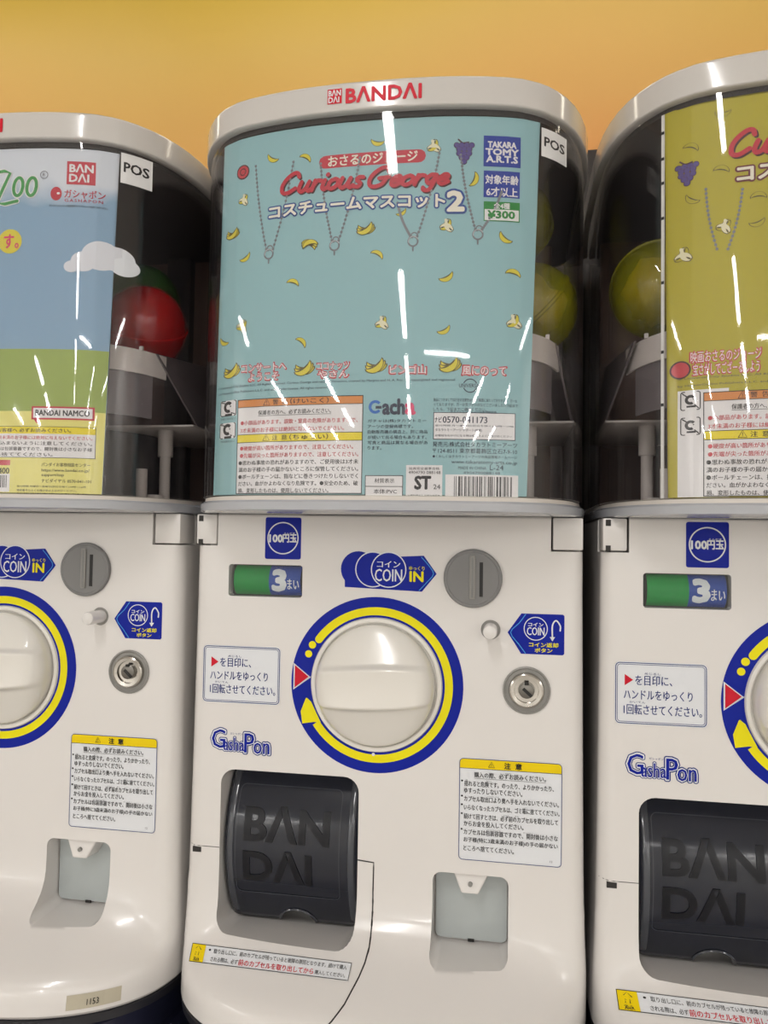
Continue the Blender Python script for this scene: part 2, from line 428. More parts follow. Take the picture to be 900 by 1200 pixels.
rk = mesh_obj('gap_shade_panel', *[[(-1.6, .268, 0), (1.6, .268, 0), (1.6, .29, 0), (-1.6, .29, 0), (-1.6, .268, BASE+.405), (1.6, .268, BASE+.405), (1.6, .29, BASE+.405), (-1.6, .29, BASE+.405)],
      [(0, 1, 5, 4), (1, 2, 6, 5), (2, 3, 7, 6), (3, 0, 4, 7), (4, 5, 6, 7), (0, 3, 2, 1)]], 'panel_dark', smooth=False)  # dark panel added so the gaps between machines look dark
rk['label'] = 'tall dark rack panel added to darken the gaps between the white machines'; rk['category'] = 'backdrop'

# ================================================================== the machine (modelled once in the coordinates of the middle one)
root = bpy.data.objects.new('capsule_vending_machine', None); COL.objects.link(root); root.empty_display_size = 0.05
# ---- body: lofted shell, flat front above, bulging tray below
def ray_len_rect(phi, hw, yf, yb, r, cy=.1):
    """distance from (0,cy) to a rounded rectangle in direction phi (by marching)"""
    dx, dy = math.cos(phi), math.sin(phi); lo, hi = 0.0, 0.5
    cxm, cym = 0.0, (yf+yb)/2; hx, hy = hw - r, (yb-yf)/2 - r
    def sd(x, y):
        qx, qy = abs(x-cxm)-hx, abs(y-cym)-hy
        return math.hypot(max(qx, 0), max(qy, 0)) + min(max(qx, qy), 0) - r
    for _ in range(40):
        mid = (lo+hi)/2
        if sd(dx*mid, cy+dy*mid) < 0: lo = mid
        else: hi = mid
    return lo
def ray_len_bow(phi, a, b, c0, n, yb, cy=.1):
    dx, dy = math.cos(phi), math.sin(phi); lo, hi = 0.0, 0.5
    def inside(x, y):
        if y > yb: return False
        if y > c0: return abs(x) < a
        return (abs(x)/a)**n + ((c0-y)/b)**n < 1
    for _ in range(40):
        mid = (lo+hi)/2
        if inside(dx*mid, cy+dy*mid): lo = mid
        else: hi = mid
    return lo
def angles():
    A = []
    cor = math.atan2(-.1, .1437)
    # dense near the front corners
    for k in range(0, 13): A.append(cor - math.radians(8) + math.radians(12)*k/12)
    for k in range(0, 30): A.append(math.radians(-90) + (cor - math.radians(9) + math.pi/2)*k/30)
    for k in range(1, 20): A.append(cor + math.radians(5) + (math.radians(90) - cor - math.radians(5))*k/19)
    A = sorted(set(round(a, 6) for a in A))
    full = A + [math.pi - a for a in reversed(A[1:-1])]
    return full
ANG = angles()
def body_sec(z, t, hw, inset=0.0, r=.0105):
    p = []
    for a in ANG:
        ra = ray_len_rect(a, hw, 0.0, YB, r); rb = ray_len_bow(a, .149, .098, .030, 2.45, YB)
        L = ra + (rb-ra)*t - inset; p.append((L*math.cos(a), .1 + L*math.sin(a)))
    return (z, p)
secs = [body_sec(.007, 0, .1437, .0016), body_sec(.0064, 0, .1437, .0006), body_sec(.0052, 0, .1437)]
for z, hw in ((-.05, .144), (-.12, .1446), (-.19, .1452), (-.24, .1458), (-.262, .1462)): secs.append(body_sec(z, 0, hw, r=.0115))
for z, t in ((-.270, .008), (-.277, .03), (-.284, .085), (-.290, .17), (-.296, .28), (-.302, .42), (-.308, .575), (-.3135, .72), (-.318, .835), (-.3215, .905),
             (-.3250, .95), (-.3295, .98), (-.335, .995), (-.342, 1.0)): secs.append(body_sec(z, t, .1465 + .0025*t))
secs.append(body_sec(-.3445, 1.0, .149, .002))
body = loft('body', secs, 'white_plastic', None)
def boolean(target, cutters):
    for c in cutters:
        md = target.modifiers.new('b', 'BOOLEAN'); md.object = c; md.operation = 'DIFFERENCE'; md.solver = 'EXACT'
    dg = bpy.context.evaluated_depsgraph_get(); dg.update()
    me = bpy.data.meshes.new_from_object(target.evaluated_get(dg)); target.modifiers.clear()
    old = target.data; target.data = me; me.name = old.name
    me.materials.clear(); me.materials.append(old.materials[0])
    for p in me.polygons: p.use_smooth = True; p.material_index = 0
    me.set_sharp_from_angle(angle=math.radians(35))
    for c in cutters: bpy.data.objects.remove(c)
bm = bmesh.new(); bm.from_mesh(body.data); BVH = BVHTree.FromBMesh(bm); bm.free()      # the uncut shell: stickers and seams lie on it
CHX0, CHX1, CHZ0, CHZ1 = -.1125, -.0075, -.3035, -.1835     # capsule chute opening
CRX0, CRX1, CRZ0, CRZ1 = .0470, .1002, -.3005, -.2455      # coin return opening
WX0, WX1, WZ0, WZ1 = -.1102, -.0528, -.0547, -.0308        # coin counter window
DC = (.0038, -.1159); SL = (.0731, -.0373); BT = (.086, -.0734); LK = (.1114, -.1149)
bv0, bvf = [], []
def cut_slope(pts, zb, dz):
    o = prism('cut', pts, -.1, .052, 'white_plastic')
    for v in o.data.vertices:        # floor of the opening falls away towards the back
        f = max(0, min(1, (zb + .03 - v.co.z)/.03)); v.co.z -= dz*(v.co.y + .02)*f
    return o
def cut_prism(pts, ya, yb): return prism('cut', pts, ya, yb, 'white_plastic')
cuts = [cut_slope(rrect(CHX0, -.2975, CHX1, CHZ1, .011, 6), -.2975, .14), cut_prism(rrect(CRX0, CRZ0, CRX1, CRZ1, .006), -.1, .020),
        cut_prism(rrect(WX0, WZ0, WX1, WZ1, .0022), -.02, .012),
        cut_prism([(BT[0]+.0069*math.cos(a*math.pi/14), BT[1]+.0069*math.sin(a*math.pi/14)) for a in range(28)], -.02, .012),
        cut_prism([(LK[0]+.0150*math.cos(a*math.pi/18), LK[1]+.0150*math.sin(a*math.pi/18)) for a in range(36)], -.02, .006),
        cut_prism([(DC[0]+.0447*math.cos(a*math.pi/36), DC[1]+.0447*math.sin(a*math.pi/36)) for a in range(72)], -.02, .004),
        cut_prism([(-.16, -.0170), (-.1195, -.0170), (-.1195, .02), (-.16, .02)], -.02, .03),
        cut_prism([(.1275, -.0172), (.17, -.0172), (.17, .02), (.1275, .02)], -.02, .03)]
boolean(body, cuts)
body.parent = root
wn = body.modifiers.new('wn', 'WEIGHTED_NORMAL'); wn.keep_sharp = True
def body_y(x, z):
    h = BVH.ray_cast(Vector((x, -.3, z)), Vector((0, 1, 0)))
    return h[0].y if h[0] is not None else 0.0
# ---- hinge blocks at the top corners
b = box('hinge_block', X0-.1434, -.1207, .0008, .028, -.0160, .0068, 'white_plastic', root, .0012)
for zz in (.0035, -.0145): box('hinge_notch', -.1352, -.1318, .0002, .004, zz-.0022, zz+.0022, 'gap_dark', b)
box('hinge_block', .1288, X0+.1434, .0008, .028, -.0162, .0068, 'white_plastic', root, .0012)
# ---- seams of the capsule tray: dark strips that paint in the shade of the gaps
def seam(pts, r=.0006):
    P = []
    for a, b_ in zip(pts, pts[1:]):
        n = max(2, int(math.dist(a, b_)/.004))
        for k in range(n): P.append((a[0]+(b_[0]-a[0])*k/n, a[1]+(b_[1]-a[1])*k/n))
    P.append(pts[-1]); vs = []; fs = []
    for i, (x, z) in enumerate(P):
        y = body_y(x, z) + .0002; q = P[min(i+1, len(P)-1)]; p = P[max(i-1, 0)]
        t = Vector((q[0]-p[0], 0, q[1]-p[1])).normalized(); nrm = Vector((-t.z, 0, t.x))
        for c, s_ in ((1, 0), (0, -1), (-1, 0), (0, 1)):
            vs.append(Vector((x, y, z)) + nrm*r*c + Vector((0, r*s_, 0)))
    for i in range(len(P)-1):
        for k in range(4): fs.append((4*i+k, 4*i+(k+1) % 4, 4*i+4+(k+1) % 4, 4*i+4+k))
    mesh_obj('seam_shade_strip', vs, fs, 'gap_dark', root)
seam([(X0-.1445, -.2412), (X0-.139, -.2416), (CHX0, -.2416)], .00045)
def slope_at(px, py):
    d = cf + cr*((px-450)/FPX) - cu*((py-600)/FPX)
    h = BVH.ray_cast(CAMP - Vector((0, 0, BASE)), d)
    return h[0].x, h[0].z
sp_ = [slope_at(*q) for q in ((438, 1011), (437, 1045), (436, 1076), (432.8, 1110), (428, 1128), (421, 1145), (404, 1177), (389, 1197), (375, 1212))]
seam([(CHX1, sp_[0][1]+.001)] + sp_ + [(sp_[-1][0]-.006, -.343)], .0007)
box('seam_notch', -.1335, -.1268, -.0003, .003, -.2462, -.2424, 'gap_dark', root)
# ---- dark rubber gasket below the body
g = [(z, body_sec(0, 1.0, .149, i)[1]) for z, i in ((-.3445, .004), (-.3452, .0005), (-.3512, .0010), (-.352, .003))]
loft('base_gasket', g, 'rubber_black', root)
# ---- clear bin
pl0, pl1 = plan(.0035), plan(.0055)
secs = [(.0225, plan(.0055)), (.0222, plan(.0036)), (.10, plan(.0036)), (.20, plan(.0036)), (.2925, plan(.0036))]
n = len(pl0); vs = []; fs = []
Z = [.0182, .06, .12, .18, .22, .2705]
for ins in (.0030, .0050):
    for z in Z:
        for x, y in plan(ins): vs.append((x + X0, y, z))
for L in range(2):
    for a in range(len(Z)-1):
        for k in range(n):
            j = (k+1) % n; o = L*len(Z)*n; fs.append((o+a*n+k, o+a*n+j, o+(a+1)*n+j, o+(a+1)*n+k))
for a in (0, len(Z)-1):
    for k in range(n):
        j = (k+1) % n; o = len(Z)*n; fs.append((a*n+k, a*n+j, o+a*n+j, o+a*n+k))
mesh_obj('clear_bin', vs, fs, 'clear_bin', root, angle=50)
# bin flange (thick clear foot, greyish) and white floor plate
mat('flange_grey', rgb(176, 178, 184), 0.12, coat=0.5)
loft('bin_flange', [(.0072, plan(.004)), (.0080, plan(.0016)), (.0130, plan(.0010)), (.0145, plan(.0025))], 'flange_grey', root)
loft('floor_plate', [(.0145, plan(.0045)), (.0172, plan(.0048)), (.0180, plan(.0075))], 'inner_white', root)
# ---- lid
LZ = .2700
lid = loft('lid', [(LZ, plan(.0042)), (LZ+.0002, plan(.0012)), (LZ+.0007, plan(.0003)), (LZ+.0016, plan(0)), (LZ+.0172, plan(.0002)), (LZ+.0188, plan(.0007)), (LZ+.0198, plan(.0018)), (LZ+.0204, plan(.0040)), (LZ+.0208, plan(.009)), (LZ+.0211, plan(.03))], 'lid_plastic', root, angle=60)
wl = lid.modifiers.new('wn', 'WEIGHTED_NORMAL'); wl.keep_sharp = True
loft('lid_collar', [(.2664, plan(.0058)), (.2700, plan(.0058))], 'gap_dark', root, cap0=False, cap1=False)
# ---- things inside the bin
loft('bin_top_shade', [(.2672, plan(.0066)), (.2696, plan(.0066))], 'inner_dark', root)  # dark plate added in place of shade under the pale lid
box('back_panel', X0-.128, X0+.128, .172, .180, .0180, .2690, 'inner_brown', root, .002)
pm = box('back_frame', X0-.07, X0-.05, .160, .172, .0180, .2690, 'inner_dark', root, .001)
box('back_frame', X0+.05, X0+.075, .160, .172, .0180, .2690, 'inner_dark', root, .001)
def band(name, inset, xm, z0, z1, th, m, parent=root):
    """curved upright strip that follows the bow of the bin"""
    pts = [(x, y) for x, y in plan(inset) if abs(x) <= xm and y < .06]; vs = []; fs = []
    for off in (0, th):
        for x, y in pts:
            for z in (z0, z1): vs.append((X0 + x*(1 - off*4), y + off, z))
    n = len(pts)
    for i in range(n-1):
        for o in (0, 2*n): fs.append((o+2*i, o+2*i+2, o+2*i+3, o+2*i+1))
        for q in (0, 1): fs.append((2*i+q, 2*i+2+q, 2*n+2*i+2+q, 2*n+2*i+q))
    for i in (0, n-1): fs.append((2*i, 2*i+1, 2*n+2*i+1, 2*n+2*i))
    return mesh_obj(name, vs, fs, m, parent)
tr = band('capsule_rail', .0180, .1260, .1115, .1293, .0020, 'inner_white')
for x in (-.117, -.098, .098, .117): 
    y = out_y(x*1.08) + .0195; box('rail_tooth', X0+x-.0013, X0+x+.0013, y-.001, y+.001, .1290, .1322, 'inner_white', tr)
band('hopper_front', .0200, .1230, .0790, .1118, .0015, 'inner_grey')
box('hopper_plate', X0-.139, X0+.139, .030, .168, .0782, .0800, 'inner_white', root, .0005)
for sx in (-1, 1):
    mesh_obj('side_ramp', [(X0+sx*.1235, -.006, .1293), (X0+sx*.1235, .165, .150), (X0+sx*.1385, .165, .0800), (X0+sx*.1385, .040, .0800),
                           (X0+sx*.1220, -.006, .1293), (X0+sx*.1220, .165, .150), (X0+sx*.1370, .165, .0800), (X0+sx*.1370, .040, .0800)],
             [(0, 1, 2, 3), (4, 5, 6, 7), (0, 1, 5, 4), (1, 2, 6, 5), (2, 3, 7, 6), (3, 0, 4, 7)], 'inner_grey', root, smooth=False)
bm = bmesh.new(); vcyl(bm, X0, .095, .0180, .0780, .080, 48); bm_obj('mechanism_drum', bm, 'inner_dark', root)
for sx in (-1, 1):
    bm = bmesh.new(); vcyl(bm, X0+sx*.106, .050, .0180, .0560, .0045); vcyl(bm, X0+sx*.106, .050, .0560, .0782, .0063)
    bm_obj('support_post', bm, 'inner_white', root)
    bm = bmesh.new(); vcyl(bm, X0+sx*.0955, .030, .0180, .0440, .0046); bm_obj('support_post', bm, 'inner_white', root)
    bm = bmesh.new(); vcyl(bm, X0+sx*.106, .034, .0180, .0230, .0065); bm_obj('screw_boss', bm, 'inner_white', root)
# ---- rear housing (grey-white sides visible through the gap)
box('rear_housing', X0-.143, X0+.143, .237, .262, .0, .275, 'white_plastic', root, .004)

# ---- coin counter window
w_ = box('counter_window', WX0+.0003, WX1-.0003, .0095, .0115, WZ0+.0003, WZ1-.0003, 'gap_dark', root)
def drum(name, x0, x1, m, parent):
    vs = []; fs = []; n = 14; R = .0125; zc = (WZ0+WZ1)/2
    for x in (x0, x1):
        for k in range(n+1):
            t = math.radians(-68 + 136*k/n); vs.append((x, .0148 - R*math.cos(t), zc + .0122*math.sin(t)))
    for k in range(n): fs.append((k, k+1, n+1+k+1, n+1+k))
    return mesh_obj(name, vs, fs, m, parent)
def drum_y(x, z): 
    s_ = max(-.98, min(.98, (z-(WZ0+WZ1)/2)/.0122)); return .0148 - .0125*math.sqrt(1-s_*s_)
drum('counter_drum', -.1070, -.0795, 'drum_green', w_)
d2 = drum('counter_drum', -.0795, -.0550, 'drum_blue', w_)
p = Print(); p.text('3', -.0762, -.0352, -.0667, -.0498, 'sticker_white', 2, bold=.06); p.text('まい', -.0650, -.0412, -.0562, -.0490, 'sticker_white', 2, bold=.02)
p.build(w_, surfz=drum_y)
prism('window_pane', rrect(WX0, WZ0, WX1, WZ1, .0022), -.0002, .0006, 'window_clear', w_)

# ---- turning knob with its printed ring
p = Print()
p.arc(*DC, .0486, .0634, 0, 360, 'sticker_blue', 1, 96)
p.arc(*DC, .0502, .0560, 144, -146, 'sticker_yellow', 2, 90)
def pol(r, a): a = math.radians(a); return (DC[0]+r*math.cos(a), DC[1]+r*math.sin(a))
p.disc(*pol(.0531, 144), .0029, 'sticker_yellow', 2, 16)
p.disc(*pol(.0549, 150.6), .0028, 'sticker_yellow', 2, 18); p.disc(*pol(.0545, 158.2), .0027, 'sticker_yellow', 2, 18)
p.poly([pol(.0527, 193), pol(.0502, 197), pol(.0500, 216), pol(.0545, 212.5), pol(.0625, 209.5), pol(.0600, 201.5), pol(.0535, 193.2)], 'sticker_yellow', 2)
a, b_, c = (-.0570, -.1043), (-.0570, -.1207), (-.0465, -.1124)
p.poly([(a[0]-.0010, a[1]+.0016), (b_[0]-.0010, b_[1]-.0016), (c[0]+.0017, c[1]+.0004), (c[0]+.0017, c[1]-.0004)], 'sticker_white', 2)
p.poly([a, b_, c], 'print_red', 3)
p.disc(*pol(.0500, 269), .0012, 'sticker_white', 3, 10)
ringp = bpy.data.objects.new('dial_ring_sticker', None); COL.objects.link(ringp); ringp.parent = root
p.build(ringp)
lathe('dial_collar', [(.0446, .002), (.0447, -.0012), (.0455, -.0018), (.0478, -.0017), (.0486, -.0003), (.0486, .001)], *DC, 'knob_plastic', root, 72)
def knob():
    NR, NT, R = 60, 180, .0434; vs = []; fs = []; tilt = math.radians(3)
    def h(u, v):
        r = math.hypot(u, v)/R; v2 = v - .0006 - .0035*(u/R)**2*0; av = abs(v2)
        edge = math.sqrt(max(0, 1-r**8))
        bow = .0128 - .0022*(u/R)**2
        if av < bow: hh = .0245 - .0014*(1-(av/bow)**2)
        else:
            q = min(1, (av-bow)/(R-bow)); hh = .0075 + .0135*(1-q)**1.1
            s_ = min(1, (av-bow)/.0038); hh = .0245 + (hh-.0245)*s_*s_*(3-2*s_)
        return .004 + (hh-.004)*edge*(1-.12*r*r)
    vs.append((DC[0], -h(0, 0), DC[1]))
    for i in range(1, NR+1):
        rr = R*(1-(1-i/NR)**1.35)
        for k in range(NT):
            t = 2*math.pi*k/NT; u, v = rr*math.cos(t), rr*math.sin(t)
            c_, s_ = math.cos(tilt), math.sin(tilt)
            vs.append((DC[0]+u*c_-v*s_, -h(u, v), DC[1]+u*s_+v*c_))
    for k in range(NT): fs.append((0, 1+k, 1+(k+1) % NT))
    for i in range(NR-1):
        for k in range(NT): j = (k+1) % NT; fs.append((1+i*NT+k, 1+i*NT+j, 1+(i+1)*NT+j, 1+(i+1)*NT+k))
    o = len(vs)
    for k in range(NT): t = 2*math.pi*k/NT; vs.append((DC[0]+R*math.cos(t+tilt), .0035, DC[1]+R*math.sin(t+tilt)))
    for k in range(NT): j = (k+1) % NT; fs.append((1+(NR-1)*NT+k, 1+(NR-1)*NT+j, o+j, o+k))
    return mesh_obj('turning_knob', vs, fs, 'knob_plastic', root, angle=60)
knob()

# ---- coin slot, return button, lock
s_ = lathe('coin_slot', [(.0200, .0), (.0209, -.0004), (.0209, -.0018), (.0202, -.0030), (.0188, -.0034), (.0183, -.0030), (.012, -.0034), (0, -.0036)], *SL, 'grey_plastic', root, 56)
box('slot_guide', SL[0]-.0024, SL[0]+.0019, -.0048, -.0030, SL[1]-.0145, SL[1]+.0162, 'grey_light', s_, .0005)
box('slot_groove', SL[0]-.0008, SL[0]+.0004, -.0050, -.0046, SL[1]-.0135, SL[1]+.0150, 'grey_plastic', s_)
box('slot_hole', SL[0]+.0048, SL[0]+.0072, -.00385, -.0030, SL[1]-.0128, SL[1]+.0116, 'black', s_)
bt = lathe('return_button', [(.0049, .012), (.0049, -.0170), (.0045, -.0184), (.0034, -.0190), (0, -.0192)], *BT, 'white_plastic', root, 28)
lathe('button_well', [(.0068, .0005), (.0068, .0115), (0, .0115)], *BT, 'grey_light', root, 28)
lk = lathe('lock', [(.0150, .0052), (.0132, .0040), (.0126, .0000), (.0118, -.0028), (.0108, -.0034), (.0085, -.0030), (.0082, -.0008), (.0050, -.0004), (0, -.0003)], *LK, 'chrome', root, 40)
lathe('lock_bezel', [(.0166, -.0001), (.0166, -.0010), (.0156, -.0014), (.0149, -.0006), (.0147, .004)], *LK, 'grey_light', root, 40)
core = lathe('lock_core', [(.0056, .0), (.0054, -.0026), (.0045, -.0032), (0, -.0032)], *LK, 'steel', lk, 24)
bm = bmesh.new(); bm_box(bm, -.0040, .0040, -.0036, -.0026, -.0011, .0011)
bmesh.ops.rotate(bm, verts=bm.verts, cent=(0, 0, 0), matrix=Matrix.Rotation(math.radians(42), 3, 'Y')); bmesh.ops.translate(bm, verts=bm.verts, vec=(LK[0]+.0006, 0, LK[1]-.0010))
bm_obj('keyhole', bm, 'black', lk)
bm = bmesh.new(); bm_box(bm, .0045, .0075, -.0036, -.0020, .0040, .0060, .0003); bmesh.ops.translate(bm, verts=bm.verts, vec=(LK[0]-.006, 0, LK[1]))
bm_obj('lock_pin', bm, 'black', lk)

# ---- capsule chute flap (smoked, bowed, with raised letters)
FX0, FX1 = CHX0+.0008, CHX1-.0008; FZ0, FZ1 = -.3025, -.1815
def flap_y(x, z):
    q = (z-(FZ0+FZ1)/2)/((FZ1-FZ0)/2); return .0050 + .0260*q*q*(1 if q > 0 else .85)
def flap_mesh():
    nx, nz = 36, 30; vs = []; fs = []
    ncx = (FX0+FX1)/2 + .002; nr = .0125
    for layer in (0, 1):
        for j in range(nz+1):
            for i in range(nx+1):
                x = FX0+(FX1-FX0)*i/nx; zb = FZ0
                dxn = abs(x-ncx)
                if dxn < nr: zb = FZ0 + .0100*math.sqrt(max(0, 1-(dxn/nr)**2))
                e = min(x-FX0, FX1-x)
                if e < .008: zb = max(zb, FZ0 + .008 - math.sqrt(max(0, .008**2-(.008-e)**2)))
                z = zb + (FZ1-zb)*j/nz
                y = flap_y(x, z) + (.0022 if layer else 0)
                if e < .0035: y += .0030*(1-e/.0035)**2
                vs.append((x, y, z))
    W_ = nx+1; N = W_*(nz+1)
    for L in (0, 1):
        for j in range(nz):
            for i in range(nx): a = L*N + j*W_+i; fs.append((a, a+1, a+W_+1, a+W_))
    bd = [i for i in range(nx+1)] + [j*W_+nx for j in range(1, nz+1)] + [nz*W_+i for i in range(nx-1, -1, -1)] + [j*W_ for j in range(nz-1, 0, -1)]
    for k in range(len(bd)): a, b2 = bd[k], bd[(k+1) % len(bd)]; fs.append((a, b2, b2+N, a+N))
    return mesh_obj('chute_flap', vs, fs, 'smoke_plastic', root, angle=60)
fl = flap_mesh()
def raised(t, x0, z1, x1, z0, m, parent, surf, depth=.0007, bold=.03, name='raised_letters'):
    vs, fs = glyphs(t, bold, 0, .5, 1.0, 4)
    a0 = min(v[0] for v in vs); a1 = max(v[0] for v in vs); b0 = min(v[1] for v in vs); b1 = max(v[1] for v in vs); c1 = max(v[2] for v in vs)
    bm_ = bmesh.new(); bv = [bm_.verts.new(v) for v in vs]
    for f in fs:
        try: bm_.faces.new([bv[i] for i in f])
        except ValueError: pass
    for k in range(1, 12): bmesh.ops.bisect_plane(bm_, geom=bm_.verts[:]+bm_.edges[:]+bm_.faces[:], plane_co=(0, b0+(b1-b0)*k/12, 0), plane_no=(0, 1, 0))
    bm_.verts.index_update(); vs = [tuple(v.co) for v in bm_.verts]; fs = [tuple(v.index for v in f.verts) for f in bm_.faces]; bm_.free()
    q = []
    for v in vs:
        x = x0+(v[0]-a0)/(a1-a0)*(x1-x0); z = z0+(v[1]-b0)/(b1-b0)*(z1-z0); q.append((x, surf(x, z) - (v[2]/c1)*depth, z))
    return mesh_obj(name, q, fs, m, parent, smooth=False)
raised('BΛN', -.0960, -.2120, -.0300, -.2370, 'smoke_letters', fl, flap_y)
raised('DΛI', -.0960, -.2430, -.0430, -.2670, 'smoke_letters', fl, flap_y)
p = Print(); fr = rrect(-.1020, -.2775, -.0225, -.1990, .004); fr.append(fr[0]); fq = []
for a, b_ in zip(fr, fr[1:]):
    k_ = max(1, int(math.dist(a, b_)/.003)); fq += [(a[0]+(b_[0]-a[0])*i/k_, a[1]+(b_[1]-a[1])*i/k_) for i in range(k_)]
p.stroke(fq + [fr[0]], .0006, 'smoke_rim', 1, 'raised_frame', sub=1); p.build(fl, off=.0002, surfz=flap_y)
vs = []; fs = []
ncx = (FX0+FX1)/2 + .002
for k in range(17):
    t = math.pi*k/16
    for r_, dz, dy in ((.0128, .0103, .0), (.0150, .0123, .0), (.0139, .0113, -.0012)):
        x = ncx + r_*math.cos(t); z = FZ0 + dz*math.sin(t); vs.append((x, flap_y(x, z) - .0003 + dy, z))
for k in range(16):
    for i in range(3): j = (i+1) % 3; fs.append((3*k+i, 3*k+j, 3*k+3+j, 3*k+3+i))
mesh_obj('finger_notch_rim', vs, fs, 'smoke_rim', fl)
for sx, xx in ((-1, FX0), (1, FX1)):     # thick rounded side rims of the flap
    vs = []; fs = []; nz = 24
    for j in range(nz+1):
        z = FZ0+.006 + (FZ1-FZ0-.012)*j/nz; xc = xx - sx*.0055
        for k in range(8):
            t = 2*math.pi*k/8; vs.append((xc + .0030*math.cos(t), flap_y(xc, z) + .0006 + .0018*math.sin(t), z))
    for j in range(nz):
        for k in range(8): l = (k+1) % 8; fs.append((8*j+k, 8*j+l, 8*j+8+l, 8*j+8+k))
    mesh_obj('flap_rim', vs, fs, 'smoke_rim', fl)
prism('chute_back', rrect(CHX0+.0003, CHZ0+.0003, CHX1-.0003, CHZ1-.0003, .011, 6), .0490, .0515, 'black', root)
# ---- coin return pocket
prism('return_back', rrect(CRX0+.0010, CRZ0+.0020, CRX1-.0010, CRZ1-.001, .004), .0165, .0195, 'frosted_panel', root)
bm = bmesh.new()
vs = [(CRX0+.0140, .004, CRZ1), (CRX0+.0395, .004, CRZ1), (CRX0+.0320, .002, CRZ1-.0145), (CRX0+.0205, .002, CRZ1-.0145),
      (CRX0+.0120, .018, CRZ1), (CRX0+.0415, .018, CRZ1), (CRX0+.0340, .018, CRZ1-.0150), (CRX0+.0185, .018, CRZ1-.0150)]
cs = mesh_obj('coin_spout', vs, [(0, 1, 2, 3), (4, 5, 6, 7), (0, 1, 5, 4), (1, 2, 6, 5), (2, 3, 7, 6), (3, 0, 4, 7)], 'white_plastic', root, smooth=False)
bvl = cs.modifiers.new('bev', 'BEVEL'); bvl.width = .0012; bvl.segments = 2
lathe('spout_screw', [(.0017, .0030), (.0015, .0012), (0, .0014)], CRX0+.0265, CRZ1-.0078, 'grey_light', cs, 16)
box('pocket_slit', CRX0+.0245, CRX0+.0290, .0155, .0170, CRZ0+.0008, CRZ0+.0026, 'gap_dark', root)

# ---- stickers
def plate(name, pts, m, parent=root, surfz=None):
    p = Print(step=.008); p.poly(pts, m, 1, name=name)
    o = p.build(parent, d=.00018, surfz=surfz)[0]; return o
# 100 yen
o = plate('price_sticker', rrect(-.0821, -.0264, -.0543, .0048, .0016), 'sticker_blue')
p = Print(); p.arc(-.0683, -.0107, .0112, .0121, 0, 360, 'sticker_white', 2, 48)
p.text('100', -.0787, -.0082, -.0687, -.0137, 'sticker_white', 2, bold=.05); p.text('円玉', -.0683, -.0079, -.0578, -.0138, 'sticker_white', 2, bold=.04)
p.text('えんだま', -.0675, -.0064, -.0592, -.0077, 'sticker_white', 2, bold=.02); p.build(o)
# instruction label
o = plate('instruction_sticker', rrect(-.1289, -.1346, -.0681, -.0919, .0035), 'sticker_white')
p = Print(); p.frame(-.1284, -.0924, -.0686, -.1341, .0005, 'sticker_navy', 2, r=.003); p.frame(-.1272, -.0936, -.0698, -.1329, .0003, 'sticker_navy', 2, r=.0022)
p.poly([(-.1222, -.1005), (-.1222, -.1082), (-.1166, -.1043)], 'print_red', 2, name='triangle')
for t, x0, z1, x1, z0 in (('を目印に、', -.1152, -.1010, -.0910, -.1078), ('ハンドルをゆっくり', -.1228, -.1110, -.0778, -.1175), ('1回転させてください。', -.1228, -.1208, -.0718, -.1278)):
    p.text(t, x0, z1, x1, z0, 'sticker_navy', 2, bold=.012)
p.text('めじるし', -.1090, -.0990, -.0985, -.1005, 'sticker_navy', 2, bold=0); p.text('かいてん', -.1190, -.1186, -.1085, -.1200, 'sticker_navy', 2, bold=0)
p.build(o)
# coin arrow
def A(px, py): return at(px, py)
body_ = [A(404, 691), A(404, 678), A(420, 652), A(496.7, 652), A(511.7, 673.9), A(494.4, 695.6)]
body_[0] = (body_[0][0], -.0458); body_[1] = (body_[1][0], -.036); body_[2] = (body_[2][0], -.0245); body_[3] = (A(496.7, 652)[0], -.0218); body_[5] = (A(494.4, 695)[0], -.0478)
body_[4] = (A(511.7, 674)[0], -.0348)
o = plate('coin_sticker', body_, 'sticker_blue')
p = Print()
for i, xx in enumerate((420, 437, 455.5)):
    cx = A(xx, 668)[0]; p.disc(cx, -.0325, .0131, 'sticker_white', 2+2*i, 36); p.disc(cx, -.0325, .0123 if i else .0131, 'sticker_blue', 3+2*i, 36)
cx = A(455.5, 668)[0]
p.text('コイン', cx-.0085, -.0262, cx+.0085, -.0308, 'sticker_white', 8, bold=.025); p.text('COIN', cx-.0100, -.0320, cx+.0100, -.0410, 'sticker_white', 8, bold=.015)
x0 = A(480, 668)[0]; p.text('ゆっくり', x0-.0002, -.0296, x0+.0110, -.0325, 'sticker_yellow', 8, bold=.02); p.text('IN', x0+.0004, -.0335, x0+.0100, -.0405, 'sticker_yellow', 8, bold=.04)
xt = body_[4][0]; p.stroke([(xt-.0110, -.0230), (xt-.0060, -.0285), (xt-.0022, -.0348), (xt-.0070, -.0410), (xt-.0125, -.0470)], .0006, 'sticker_lightblue', 8, 'print', sub=3)
p.build(o, d=.0001)
